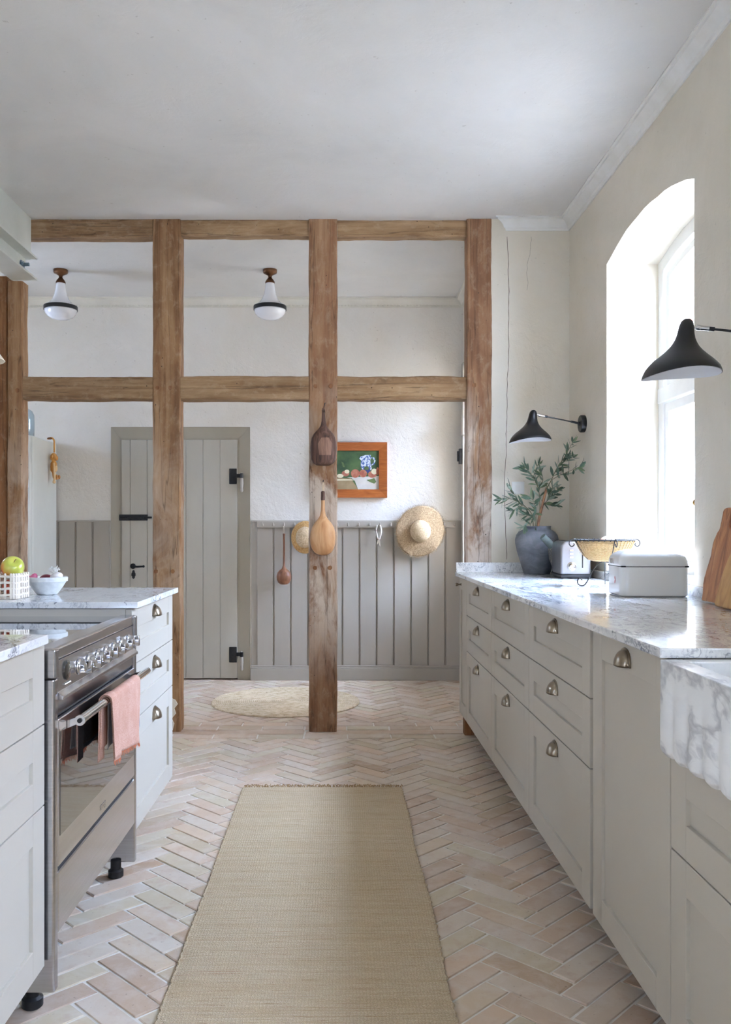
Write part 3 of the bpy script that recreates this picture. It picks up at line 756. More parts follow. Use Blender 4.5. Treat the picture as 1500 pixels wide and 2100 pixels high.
bm = B(); prism(bm, [(CF-.03, .868), (CF-.004, .868), (CF-.002, .790), (CF+.012, .778), (CF+.012, .770), (CF-.03, .770)], lambda u, v, k: (u, a+k*(b-a), v)); cp = finish('control_panel', bm, M['steel'], t, bevel=.001)
for q in range(7):
    y = [2.365, 2.455, 2.55, 2.64, 2.73, 2.825, 2.92][q]; zc = .826
    rot = Matrix.Rotation(R(90), 3, 'Y')
    bm = B(); lathe(bm, [(.021, 0), (.021, .004), (.016, .007), (.0155, .020), (.012, .024)], 20, (CF-.003, y, zc), mat=rot)
    box(bm, CF+.018, CF+.036, y-.0055, y+.0055, zc-.017, zc+.017)
    finish('knob', bm, M['chrome'], cp, smooth=35, bevel=.0015)
bm = B(); lathe(bm, [(.026, 0), (.026, .004), (.020, .006)], 28, (CF-.003, 2.262, .834), mat=Matrix.Rotation(R(90), 3, 'Y')); finish('clock', bm, M['blackglass'], cp, smooth=40)
bm = B()
for i in range(4): ball(bm, (CF-.001, 2.243+.013*i, .800), .0035, 8)
finish('clock_button', bm, M['chrome'], cp)
mb('vent_strip', M['steel_dark'], t, (CF-.03, CF-.005, a, b, .733, .768), bevel=.001)
mb('vent_slot', M['dark'], t, (CF-.03, CF-.012, a, b, .724, .735), bevel=0)
dz0, dz1 = .350, .722
od = mb('oven_door', M['steel'], t, (CF-.03, CF, a, b, dz0, dz1), bevel=.003)
mb('door_glass', M['ovenglass'], od, (CF-.004, CF+.0012, a+.010, b-.012, .425, .690), bevel=.001)
mb('storage_drawer', M['steel'], t, (CF-.03, CF, a, b, .185, .338), bevel=.003)
mb('drawer_gap', M['dark'], t, (CF-.03, CF-.006, a, b, .338, .350), bevel=0)
HX, HZ = CF+.050, .716
bm = B(); tube(bm, [(HX, 2.205, HZ), (HX, 2.975, HZ)], .0115, 20); tube(bm, [(HX, 2.200, HZ), (HX, 2.212, HZ)], .0135, 20)
for y in (2.232, 2.952):
    prism(bm, [(CF-.002, HZ-.030), (CF-.002, HZ-.010), (HX, HZ+.009), (HX+.004, HZ-.006)], lambda u, v, k: (u, y-.011+k*.022, v))
hd = finish('towel_rail', bm, M['chrome'], od, smooth=40)
bm = B(); tube(bm, [(HX, 2.196, HZ), (HX, 2.201, HZ)], .006, 12); finish('rail_screw', bm, M['rubber'], hd)
for y in (C0+.03, C1-.03):
    for x in (CF-.065, -1.22):
        bm = B(); lathe(bm, [(.022, .0005), (.026, .004), (.026, .024), (.018, .030), (.018, .06)], 18, (x, y, 0)); finish('foot', bm, M['rubber'], t, smooth=40)
def text(name, s, size, m, parent, loc, rot, ext=.0004):
    c = bpy.data.curves.new(name, 'FONT'); c.body = s; c.size = size; c.extrude = ext; c.align_x = 'CENTER'; c.materials.append(m)
    o = bpy.data.objects.new(name, c); COL.objects.link(o); o.parent = parent; o.location = loc; o.rotation_euler = rot
    if parent.type == 'EMPTY' and parent.name in WORLD: o.matrix_parent_inverse = Matrix.Translation(-Vector(parent.location))
    bpy.context.view_layer.update()
    me = bpy.data.meshes.new_from_object(o); p_, mi_ = o.parent, o.matrix_parent_inverse.copy(); bpy.data.objects.remove(o)
    o = bpy.data.objects.new(name, me); COL.objects.link(o); o.parent = p_; o.matrix_parent_inverse = mi_; o.location = loc; o.rotation_euler = rot
    return o
text('badge', 'smeg', .030, M['chrome'], t, (CF+.0012, 2.60, .368), (R(90), 0, R(90)))
text('badge', 'smeg', .018, M['white'], cp, (CF-.0028, 2.79, .846), (R(90), 0, R(90)))

# towel
def towel():
    bm = B(); U = 40; V = 46; y0, y1 = 2.445, 2.80
    t = None
    def surf(y0, y1, lf, lb, off, seed, jf=0.):
        rows = []
        for i in range(U+1):
            u = i/U; y = y0+(y1-y0)*u; row = []
            L1 = lf*(1+jf*((y-2.62)/.35)); tot = L1+lb+PI*(.013+off)
            for j in range(V+1):
                s = tot*j/V-lb                     # s<0 back flap, 0..arc, then front flap
                r_ = .0125+off; arc = PI*r_
                if s < 0: x, z = HX-r_, HZ+s
                elif s < arc: a = s/r_; x, z = HX-r_*math.cos(a), HZ+r_*math.sin(a)
                else: x, z = HX+r_, HZ-(s-arc)
                dn = min(max((HZ-z)/.22, 0), 1)
                fold = math.sin((y-2.445)*27+1)*.012+math.sin((y-2.445)*59+2+z*4)*.004
                x += fold*dn*(1 if s > 0 else .35)+(.006*dn if s > 0 else -.004*dn)
                yy = y+(.5-u)*.05*dn*0+.012*math.sin(z*9+1)*dn
                row.append(Vector((max(x, CF+.006), yy, z)))
            rows.append(row)
        return rows
    k = N('towel_terracotta'); v = k.mp()
    nn = k.noise(k.mp((1,1,1)), 420, 2); wv = k.n('ShaderNodeTexWave', wave_type='BANDS', bands_direction='Y'); wv.inputs['Scale'].default_value = 55; wv.inputs['Distortion'].default_value = 1.5; k.l(v, wv.inputs[0])
    k.base(k.mix(k.val(nn, .35, .65), k.mix(k.val(k.noise(v, 20, 4), .4, .6), srgb(208,166,146), srgb(220,182,164)), srgb(196,144,122)))
    k.set(.95, spec=.1); k.bump(nn, .5, .001); k.bump(wv.outputs[1], .2, .001); m1 = k.m
    k = N('towel_stripe'); v = k.mp(); wv = k.n('ShaderNodeTexWave', wave_type='BANDS', bands_direction='Y'); wv.inputs['Scale'].default_value = 42; k.l(v, wv.inputs[0])
    k.base(k.mix(k.val(wv.outputs[1], .55, .75), srgb(232,234,238), srgb(108,124,150))); k.set(.95, spec=.1); m2 = k.m
    grid(bm, surf(y0, y1, .175, .135, .002, 1.0, .10))
    o = finish('tea_towel', bm, m1, smooth=180, solid=.003)
    tag(o, 'terracotta pink tea towel with frayed hem draped over the cooker rail', 'towel')
    bm = B(); grid(bm, surf(y0+.06, y1+.020, .150, .15, -.0022, 1.0, .05)); l = finish('striped_lining', bm, m2, o, smooth=180, solid=.002); l['label'] = 'white and blue striped underside showing at the far edge'
    bm = B(); grid(bm, surf(y0-.004, y0+.05, .16, .17, .0060, .4, 0)); finish('folded_edge', bm, m1, o, smooth=180, solid=.003)
    bm = B(); rnd = random.Random(8); last = surf(y0, y1, .175, .135, .002, 1.0, .10)
    for i in range(U):
        for q in range(3):
            t_ = q/3; p = last[i][-1].lerp(last[i+1][-1], t_)
            tube(bm, [p, p+Vector((rnd.uniform(-.003,.003), rnd.uniform(-.004,.004), -rnd.uniform(.006,.016)))], .0007, 4)
    finish('fringe', bm, pm('towel_fringe', srgb(226,140,104), rough=.9), o)
towel()

# ================================================================ RUGS
k = N('jute_runner'); v = k.mp(); sp = k.n('ShaderNodeSeparateXYZ'); k.l(v, sp.inputs[0])
band = k.noise(k.mp((.55, 11, 1)), 2.2, 5, .65, .2); strk = k.noise(k.mp((5, 120, 1)), 1.6, 4, .7)
c = k.ramp(band, [(.28, srgb(212,190,154)), (.45, srgb(226,208,178)), (.6, srgb(218,196,162)), (.75, srgb(232,216,188))])
c = k.mix(k.val(strk, .54, .68, 0, .6), c, srgb(172,128,84)); c = k.mix(k.val(k.noise(k.mp((3, 90, 1), loc=(7,3,0)), 1.1, 4, .7), .60, .72, 0, .6), c, srgb(178,112,78))
wx = k.n('ShaderNodeTexWave', wave_type='BANDS', bands_direction='X'); wx.inputs['Scale'].default_value = 36; wx.inputs['Distortion'].default_value = 7; wx.inputs['Detail Scale'].default_value = 4
wy = k.n('ShaderNodeTexWave', wave_type='BANDS', bands_direction='Y'); wy.inputs['Scale'].default_value = 48; wy.inputs['Distortion'].default_value = 4.0; wy.inputs['Detail Scale'].default_value = 4
k.l(v, wx.inputs[0]); k.l(v, wy.inputs[0]); wv = k.math('MULTIPLY', wx.outputs[1], wy.outputs[1])
c = k.mix(k.val(wv, 0, .5, .4, 0), c, srgb(168,138,98)); c = k.mix(k.val(k.noise(v, 260, 2), .55, .7, 0, .5), c, srgb(226,206,168))
k.base(c); k.set(.95, spec=.1); k.bump(wv, .8, .003); k.bump(k.noise(v, 200, 3), .4, .002); M['jute'] = k.m
bm = B(); rnd = random.Random(2); X0, X1, Y0, Y1 = -.442, .288, .9, 4.03; NX, NY = 24, 120; rows = []
for i in range(NX+1):
    row = []
    for j in range(NY+1):
        y = Y0+(Y1-Y0)*j/NY; u = i/NX
        e0 = X0+.007*noise.noise(Vector((0, y*2.2, 3)))+.004*noise.noise(Vector((0, y*30, 3))); e1 = X1+.009*noise.noise(Vector((5, y*2.0, 3)))+.004*noise.noise(Vector((5, y*30, 3)))
        if i == 0: pass
        z = .0085+.0016*noise.noise(Vector((u*3, y*2.5, 0)))
        if i in (0, NX) or j in (0, NY): z -= .003
        row.append(Vector((e0+(e1-e0)*u, y, z)))
    rows.append(row)
vv = grid(bm, rows)
bot = [[Vector((p.x, p.y, .0015)) for p in r_] for r_ in (rows[0], rows[-1])]
for k_, r_ in ((0, rows[0]), (1, rows[-1])): grid(bm, [r_, bot[k_]])
grid(bm, [[r_[-1] for r_ in rows], [Vector((r_[-1].x, r_[-1].y, .0015)) for r_ in rows]]); grid(bm, [[r_[0] for r_ in rows], [Vector((r_[0].x, r_[0].y, .0015)) for r_ in rows]])
o = tag(finish('runner_rug', bm, M['jute'], smooth=50), 'long woven jute runner on the brick floor between the cabinets', 'rug')
bm = B()
for i in range(190):
    x = X0+.003+(X1-X0-.006)*i/189+rnd.uniform(-.004,.004); a = rnd.uniform(-.7,.7); L_ = rnd.uniform(.012, .032)
    p = Vector((x, Y1-.004, .007)); tube(bm, [p, p+Vector((math.sin(a)*L_*.5, L_*.6, rnd.uniform(.002,.009))), p+Vector((math.sin(a)*L_, L_*math.cos(a), rnd.uniform(-.004,.003)))], .0014, 4)
finish('fringe', bm, pm('fringe_jute', srgb(158,126,84), srgb(188,154,108), 60, rough=.95), o)
for s_, xe in ((0, X0), (1, X1)):
    bm = B(); pts = []
    for j in range(420):
        y = Y0+(Y1-Y0)*j/419; e = (X0+.007*noise.noise(Vector((0, y*2.2, 3)))+.004*noise.noise(Vector((0, y*30, 3)))) if s_ == 0 else (X1+.009*noise.noise(Vector((5, y*2.0, 3)))+.004*noise.noise(Vector((5, y*30, 3))))
        pts.append((e+.0022*math.sin(j*1.4), y, .006+.0015*math.cos(j*1.4)))
    tube(bm, pts, .0034, 5); finish('selvedge', bm, M['jute'], o, smooth=180)
# round rug
k = N('jute_round'); v = k.mp()
c = k.ramp(k.noise(v, 28, 5, .6), [(.3, srgb(190,164,128)), (.5, srgb(212,192,160)), (.7, srgb(226,208,180))]); c = k.mix(k.val(k.noise(v, 70, 2), .68, .73), c, srgb(120,84,56))
k.base(c); k.set(.95, spec=.1); k.bump(k.noise(v, 120, 3), .6, .003)
bm = B(); prof = []; n = 36; pitch = .0142
for i in range(n):
    for q in range(4):
        r_ = (i+q/4)*pitch; prof.append((max(r_, .002), .007+.0042*math.sin(PI*q/4)))
prof.append((n*pitch, .006)); prof.append((n*pitch+.002, .0015))
ce = (-.372, 6.045, 0)
vv = lathe(bm, prof, 110, ce)
for v_ in bm.verts:
    d = Vector((v_.co.x-ce[0], v_.co.y-ce[1], 0)); f = 1+.012*noise.noise(Vector((math.atan2(d.y, d.x)*1.6, d.length*2, 0))); v_.co.x = ce[0]+d.x*f; v_.co.y = ce[1]+d.y*f
tag(finish('round_rug', bm, k.m, smooth=180), 'round braided jute rug on the hallway floor behind the middle post', 'rug')

# ================================================================ HALLWAY OBJECTS
# ceiling lamps
lab = ['opal glass schoolhouse ceiling lamp on the left, nearest the steel beam', 'opal glass schoolhouse ceiling lamp on the right, beside the middle post']
for i, x in enumerate((-1.972, -.490)):
    if i == 0:
        t = thing('ceiling_lamp', lab[0], 'lamp', (x, 6.16, 2.68), 'schoolhouse lamps on the hallway ceiling'); lamp0 = t
        c = (x, 6.16, 0)
        bm = B(); lathe(bm, [(.050, 3.034), (.050, 3.018), (.047, 3.010), (.030, 3.002), (.014, 2.992), (.012, 2.980), (.018, 2.972), (.026, 2.962), (.034, 2.948), (.034, 2.938)], 32, c); finish('canopy', bm, M['copperdark'], t, smooth=45)
        bm = B(); lathe(bm, [(.030, 2.948), (.031, 2.93), (.036, 2.89), (.044, 2.855), (.060, 2.82), (.082, 2.795), (.106, 2.782), (.113, 2.778), (.113, 2.772)], 40, c, caps=False); finish('upper_glass', bm, M['opal'], t, smooth=180, solid=.002)
        bm = B(); lathe(bm, [(.1145, 2.776), (.1155, 2.772), (.1155, 2.752), (.1145, 2.748)], 48, c, caps=False); finish('band', bm, M['black'], t, smooth=35, solid=.003)
        bm = B(); lathe(bm, [(.112, 2.752), (.111, 2.742), (.103, 2.722), (.086, 2.704), (.060, 2.690), (.030, 2.683), (.003, 2.681)], 40, c); finish('lower_glass', bm, M['opal'], t, smooth=180)
    else:
        t = copytree(lamp0); t.location.x = x; t['label'] = lab[1]
# painting
t = thing('painting', 'small still life painting of jug and apples in a reddish wood frame', 'painting', (.16, YB-.03, 1.66))
x0, x1, z0, z1 = -.185, .381, 1.449, 1.888; fw = .066; yf, yb_ = YB-.036, YB-.004
bm = B()
oq = [(x0,z0),(x1,z0),(x1,z1),(x0,z1)]; iq = [(x0+fw,z0+fw),(x1-fw,z0+fw),(x1-fw,z1-fw),(x0+fw,z1-fw)]
grid(bm, [[Vector((p[0], y, p[1])) for p in q] for q, y in ((oq, yb_), (oq, yf), (iq, yf+.010), (iq, yb_))], True, True)
finish('picture_frame', bm, M['frame'], t, bevel=.002)
cx0, cx1, cz0, cz1 = x0+fw-.002, x1-fw+.002, z0+fw-.002, z1-fw+.002
PC = [pm('paint_green', srgb(52,78,52), srgb(84,112,66), 9, rough=.5), pm('paint_table', srgb(168,146,110), srgb(150,128,94), 12, rough=.5), pm('paint_cloth', srgb(226,222,214), srgb(206,202,194), 9, rough=.5), pm('paint_apple', srgb(168,92,72), srgb(200,140,112), 30, rough=.5),
      pm('paint_jug', srgb(222,228,236), srgb(84,110,172), 60, rough=.5, lo=.48, hi=.54), pm('paint_leaf', srgb(112,130,76), srgb(74,96,60), 20, rough=.5), pm('paint_flesh', srgb(236,228,196), srgb(226,214,180), 20, rough=.5), pm('paint_blue', srgb(60,70,120), rough=.5)]
bm = B(); cnt = [0]
def flat(poly, mi):
    cnt[0] += 1; y = yf+.022-.00012*cnt[0]
    f = bm.faces.new([bm.verts.new((u, y, v)) for u, v in poly]); f.material_index = mi
def Q(px, py): p = at(px, py, YB-.02); return (p.x, p.z)
def disc(px, py, rx, ry, mi): flat([Q(px+rx*math.cos(2*PI*k/18), py+ry*math.sin(2*PI*k/18)) for k in range(18)], mi)
flat([(cx0,cz0),(cx1,cz0),(cx1,cz1),(cx0,cz1)], 0)
xl = 696+cx0/(YB-.02)*1785; xr = 696+cx1/(YB-.02)*1785; yb2 = 1085-(cz0-1.2)/(YB-.02)*1785
flat([Q(xl, 978), Q(720, 981), Q(735, 1003), Q(735, yb2), Q(xl, yb2)], 1)
flat([Q(xl, 982), Q(722, 983), Q(727, 985), Q(xl, 986)], 6)
flat([Q(712, 979), Q(xr, 976), Q(xr, yb2), Q(735, yb2), Q(728, 986), Q(722, 981)], 2)
flat([Q(740, 936), Q(750, 933), Q(761, 933), Q(760, 946), Q(763, 962), Q(756, 968), Q(745, 967), Q(740, 955), Q(741, 944), Q(737, 940)], 4)
flat([Q(761, 938), Q(768, 938), Q(771, 945), Q(768, 952), Q(762, 955), Q(762, 953), Q(767, 949), Q(768, 944), Q(765, 940), Q(761, 940)], 4)
for px, py, rx, ry, mi in ((666,968,9,8,3),(680,974,9,5,6),(709,971,8,6,3),(712,967,5,4,6),(753,964,7,6,7),(729,971,9,9,3),(745,971,8,8,3),(764,973,9,7,3),(768,967,6,6,6),(775,966,3,8,3),(752,960,5,4,5),(698,976,7,4,6),(735,959,4,2.5,5)): disc(px, py, rx, ry, mi)
flat([Q(752, 984), Q(760, 983), Q(768, 980), Q(772, 988), Q(768, 992), Q(758, 988)], 5); flat([Q(700, 946), Q(705, 949), Q(708, 958), Q(704, 958)], 5)
finish('canvas', bm, PC, t)
bm = B(); tube(bm, [(-.05, YB-.008, 1.886), (.03, YB-.003, 1.900), (.10, YB-.003, 1.901), (.22, YB-.008, 1.886)], .0013, 5); finish('hanging_wire', bm, M['iron'], t)
# peg rail
t = thing('peg_rail', 'grey-beige wall rail with a row of small coat pegs above the panelling', 'coat rail', (.13, YB-.03, 1.23))
mb('board', M['paint'], t, (-.652, .918, YB-.036, YB-.0195, 1.211, 1.261), bevel=.002)
pegX = [-.606+.0845*i for i in range(19)]
for x in pegX:
    bm = B(); tube(bm, [(x, YB-.034, 1.232), (x, YB-.058, 1.229), (x, YB-.062, 1.240), (x, YB-.063, 1.250)], [.008,.008,.007,.006], 8); finish('peg', bm, M['paint'], t, smooth=50)
# gourds
def gourd(name, label, m, c, prof, sq=1., cat='gourd', tilt=0., sub=()):
    """c: world point of the foot of the profile; profile (r, z)"""
    bm = B(); mt = Matrix.Rotation(tilt, 3, 'Y') @ Matrix.Diagonal((1, sq, 1)); lathe(bm, prof, 32, c, mat=mt)
    for v_ in bm.verts: v_.co += noise.noise_vector(v_.co*14)*.0012
    return tag(finish(name, bm, m, smooth=180), label, cat)
c = (-.092, 5.102, 1.575)
o = gourd('bottle_gourd', 'dark brown bottle gourd with a scraped window, upper one on the middle post', M['gourd_dark'], c,
  [(.002,-.003),(.04,0),(.06,.012),(.072,.035),(.077,.07),(.0775,.10),(.075,.135),(.070,.16),(.058,.182),(.042,.200),(.027,.216),(.016,.235),(.0115,.26),(.010,.29),(.009,.31),(.0105,.318),(.006,.334),(.002,.336)], .58)
bm = B(); rows = []
for i in range(9):
    z = .055+.135*i/8; hw = (.034+.002*i if i < 5 else .042-.010*(i-4)); rr = [.0762,.0775,.0773,.0765,.075,.0725,.067,.054,.036][i]+.0015
    rows.append([Vector((c[0]+.010+hw*u, c[1]-.58*math.sqrt(max(rr*rr-(.010+hw*u)**2, 0))-.0012, c[2]+z)) for u in (-1,-.6,-.2,.2,.6,1)])
grid(bm, rows); finish('scraped_patch', bm, M['gourd_scrape'], o, smooth=180)
bm = B(); tube(bm, [(-.092, 5.10, 1.905), (-.088, 5.13, 1.925), (-.086, 5.147, 1.930)], .003, 6); tube(bm, [(-.097, 5.10, 1.89), (-.084, 5.10, 1.893)], .010, 8); finish('cord', bm, pm('cord_dark', srgb(70,50,36), rough=.9), o)
bm = B(); tube(bm, [(-.086, 5.150, 1.932), (-.086, 5.128, 1.934), (-.083, 5.124, 1.944)], .0025, 6); finish('nail', bm, M['iron'], o)
c = (-.095, 5.096, 1.046)
o = gourd('bottle_gourd', 'smooth pale orange bottle gourd, lower one on the middle post', M['gourd_light'], c,
  [(.002,0),(.025,.003),(.048,.015),(.064,.038),(.073,.068),(.076,.100),(.073,.135),(.064,.165),(.048,.192),(.030,.212),(.018,.232),(.0125,.26),(.011,.30),(.011,.325),(.0115,.33)], .66)
bm = B(); lathe(bm, [(.0115,.322),(.0125,.33),(.012,.372),(.008,.376)], 16, c); finish('dark_stem', bm, M['gourd_dark'], o, smooth=50)
bm = B(); tube(bm, [(c[0], 5.096, 1.42), (c[0]-.004, 5.12, 1.455), (c[0], 5.14, 1.475)], .003, 6); tube(bm, [(c[0]+.004, 5.092, 1.42), (c[0]+.004, 5.12, 1.458), (c[0]+.001, 5.14, 1.476)], .003, 6); finish('cord', bm, pm('cord_pale', srgb(216,196,168), rough=.9), o)
bm = B(); tube(bm, [(c[0], 5.150, 1.478), (c[0], 5.128, 1.480), (c[0]+.002, 5.124, 1.489)], .0025, 6); finish('nail', bm, M['iron'], o)
# ladle gourd on the peg rail
gx = pegX[2]
o = gourd('gourd_ladle', 'long-handled reddish brown gourd ladle hanging from the peg rail', M['gourd_red'], (gx+.002, YB-.078, .762),
  [(.002,0),(.028,.004),(.046,.018),(.056,.042),(.058,.068),(.052,.094),(.036,.114),(.018,.128),(.010,.150),(.0085,.20),(.008,.30),(.0085,.38),(.011,.398),(.007,.404)], .85)
bm = B(); tube(bm, [(gx-.004, YB-.076, 1.155), (gx-.003, YB-.068, 1.215), (gx, YB-.060, 1.236), (gx+.003, YB-.068, 1.215), (gx+.004, YB-.076, 1.155)], .002, 6); finish('cord', bm, pm('cord_ladle', srgb(190,180,160), rough=.9), o)
# hats
def strawmat(name, a, b, ring=False, hole=0.):
    k = N(name); v = k.mp(); n1 = k.noise(v, 90, 4, .6)
    k.base(k.ramp(n1, [(.3, a), (.7, b)])); k.set(.85, spec=.15)
    vo = k.n('ShaderNodeTexVoronoi'); vo.inputs['Scale'].default_value = 150; k.l(v, vo.inputs[0]); k.bump(vo.outputs[0], .8, .002)
    return k.m
M['straw'] = strawmat('straw_loose', srgb(150,124,92), srgb(204,178,144))
M['straw_crown'] = strawmat('straw_crown', srgb(190,162,124), srgb(224,202,168))
M['straw_hat'] = strawmat('straw_natural', srgb(186,138,84), srgb(226,188,130))
hx, hz = .638, 1.184; yh = YB-.084
bm = B(); rows = []; rnd = random.Random(12)
RB = .205
for i in range(12):
    r_ = .078+(RB-.078)*i/11; row = []
    for k_ in range(72):
        a = 2*PI*k_/72; rr = r_*(1+.05*math.sin(a*2+.6)*(i/11)+.02*noise.noise(Vector((math.cos(a)*2, math.sin(a)*2, 1)))*(i/11))
        row.append(Vector((hx+rr*.90*math.cos(a), yh+.010*math.sin(a*3+.5)*(i/11)+.015*(i/11)**2, hz+rr*math.sin(a))))
    rows.append(row)
edge = rows[-1]; grid(bm, rows, False, True)
t = finish('straw_sunhat', bm, M['straw'], smooth=180, solid=.0025); tag(t, 'wide-brimmed straw sunhat with a frayed brim hanging at the right of the peg rail', 'hat')
bm = B(); lathe(bm, [(.080, .002), (.081, .02), (.079, .045), (.070, .068), (.050, .084), (.025, .091), (.002, .093)], 40, (hx, yh, hz), mat=Matrix.Rotation(R(90), 3, 'X') @ Matrix.Diagonal((1, 1.08, 1)))
finish('crown', bm, M['straw_crown'], t, smooth=180)
bm = B()
for i in range(72):
    for q in range(6):
        p = edge[i].lerp(edge[(i+1) % 72], q/6); d = Vector((p.x-hx, 0, p.z-hz)).normalized(); L_ = rnd.uniform(.006, .020); d2 = (d+Vector((rnd.uniform(-.5,.5), rnd.uniform(-.3,.3), rnd.uniform(-.5,.5)))).normalized()
        tube(bm, [p-d*.004, p+d2*L_], .0008, 3)
finish('fringe', bm, M['straw'], t)
bm = B()
for q in range(2): tube(bm, [(hx-.08+.012*q, yh-.012, hz-.16), (hx-.082+.013*q, yh-.016, hz-.205)], .002, 5)
finish('chin_cord', bm, M['straw_crown'], t)
# small hat, side on, behind the post
hx2, hz2 = -.268, 1.135
bm = B(); rows = []
for i in range(10):
    u = i/9; row = []
    for k_ in range(48):
        a = 2*PI*k_/48; r_ = .080+.048*u
        row.append(Vector((hx2+r_*.86*math.cos(a), YB-.078-.020*(1-u)-.010*math.cos(a), hz2+r_*math.sin(a)*1.0)))
    rows.append(row)
grid(bm, rows, False, True); t = finish('straw_hat', bm, M['straw_hat'], smooth=180, solid=.003)
tag(t, 'small brown straw hat half hidden behind the middle post, on the peg rail', 'hat')
bm = B(); lathe(bm, [(.082, 0), (.084, .03), (.080, .060), (.062, .080), (.03, .090), (.002, .092)], 36, (hx2, YB-.098, hz2), mat=Matrix.Rotation(R(90), 3, 'X') @ Matrix.Diagonal((.86, 1, 1)))
finish('crown', bm, M['straw_crown'], t, smooth=180)
# secateurs
sx = pegX[11]-.012
t = thing('secateurs', 'white-handled garden secateurs hanging from the peg rail left of the sunhat', 'tool', (sx, YB-.066, 1.05))
for s_ in (-1, 1):
    bm = B(); tube(bm, spline([(sx+s_*.003, YB-.066, 1.115), (sx+s_*.014, YB-.068, 1.150), (sx+s_*.020, YB-.068, 1.19), (sx+s_*.012, YB-.066, 1.232)], 5), [.004,.0055,.006,.006,.0065,.0065,.007,.007,.007,.007,.0065,.006,.006,.0055,.005,.004], 8)
    finish('handle', bm, pm('grip', srgb(212,206,190), srgb(176,120,96), 30, rough=.5, lo=.5, hi=.6) if s_ < 0 else M['ceramic'], t, smooth=180)
bm = B(); prism(bm, [(-.004,.0),(.008,.004),(.012,-.02),(.014,-.05),(.010,-.066),(.002,-.035)], lambda u, v, k: (sx+u, YB-.070+k*.004, 1.118+v)); finish('blade', bm, M['chrome'], t)
bm = B(); prism(bm, [(-.006,.002),(.002,.0),(-.002,-.028),(-.012,-.045),(-.014,-.03)], lambda u, v, k: (sx+u, YB-.065+k*.004, 1.118+v)); lathe(bm, [(.005,0),(.005,.004)], 12, (sx, YB-.071, 1.116), mat=Matrix.Rotation(R(90), 3, 'X')); finish('hook_jaw', bm, M['chrome'], t)
# fridge
t = thing('fridge', 'tall white freestanding fridge in the hallway behind the left timber post', 'fridge', (-2.54, 6.6, 0))
mb('body', M['fridge'], t, (-2.84, -2.24, 6.36, 6.90, .03, 1.885), bevel=.014, segs=4, smooth=40)
mb('door', M['fridge'], t, (-2.84, -2.243, 6.305, 6.352, .06, 1.882), bevel=.010, segs=3, smooth=40)
mb('door_pull', M['white'], t, (-2.262, -2.250, 6.28, 6.304, 1.50, 1.64), bevel=.003)
for x in (-2.8, -2.3):
    for y in (6.42, 6.86): mb('foot', M['rubber'], t, (x-.02, x+.02, y-.02, y+.02, 0, .032), bevel=.003)
# demijohn on the fridge
t = thing('glass_bottle', 'large pale blue glass bottle standing on top of the fridge', 'bottle', (-2.36, 6.5, 1.885))
bm = B(); c = (-2.365, 6.50, 1.886); lathe(bm, [(.003,.003),(.075,.003),(.082,.012),(.084,.10),(.082,.165),(.068,.195),(.040,.212),(.032,.222),(.030,.30),(.034,.308)], 32, c, caps=False)
finish('glass', bm, M['bottle'], t, smooth=60, solid=.003)
# wooden toy monkey
t = thing('toy_monkey', 'small wooden toy monkey hanging by one arm from the fridge top edge', 'toy', (-2.20, 6.72, 1.72))
hk, lt = M['toy'], M['toy_light']; mx, my = -2.205, 6.72
bm = B(); tube(bm, spline([(mx+.004, my, 1.792), (mx+.004, my, 1.86), (mx, my, 1.890), (mx-.022, my, 1.905), (mx-.048, my, 1.894)], 5), .007, 8); finish('arm', bm, hk, t, smooth=180)
bm = B(); ball(bm, (mx-.03, my, 1.900), .013, 12, (1.7, 1, .7)); finish('hand', bm, M['copperdark'], t, smooth=180)
bm = B(); ball(bm, (mx, my, 1.755), .033, 20, (.8, .95, 1)); ball(bm, (mx+.02, my, 1.748), .020, 16, (.7, .9, 1)); finish('head', bm, hk, t, smooth=180)
for s_ in (-1, 1):
    bm = B(); ball(bm, (mx, my+s_*.034, 1.757), .012, 12, (.4, 1, 1)); finish('ear', bm, hk, t, smooth=180)
bm = B(); lathe(bm, [(.012,0),(.024,.02),(.026,.05),(.024,.075),(.014,.095)], 20, (mx, my, 1.632)); finish('torso', bm, hk, t, smooth=180)
bm = B(); ball(bm, (mx+.018, my, 1.67), .020, 16, (.5, 1, 1.4)); finish('belly', bm, lt, t, smooth=180)
bm = B(); tube(bm, spline([(mx+.01, my-.026, 1.71), (mx+.014, my-.030, 1.66), (mx+.016, my-.028, 1.60), (mx+.010, my-.026, 1.568)], 5), .0085, 8); ball(bm, (mx+.012, my-.026, 1.562), .013, 12); finish('arm', bm, lt, t, smooth=180)
for s_ in (-1, 1):
    bm = B(); tube(bm, spline([(mx, my+s_*.014, 1.645), (mx+.004, my+s_*.018, 1.61), (mx+.012, my+s_*.022, 1.59), (mx+.026, my+s_*.03+.01, 1.598)], 5), .0085, 8); ball(bm, (mx+.028, my+s_*.03+.01, 1.604), .011, 12, (1, 1, 1.5)); finish('leg', bm, hk, t, smooth=180)

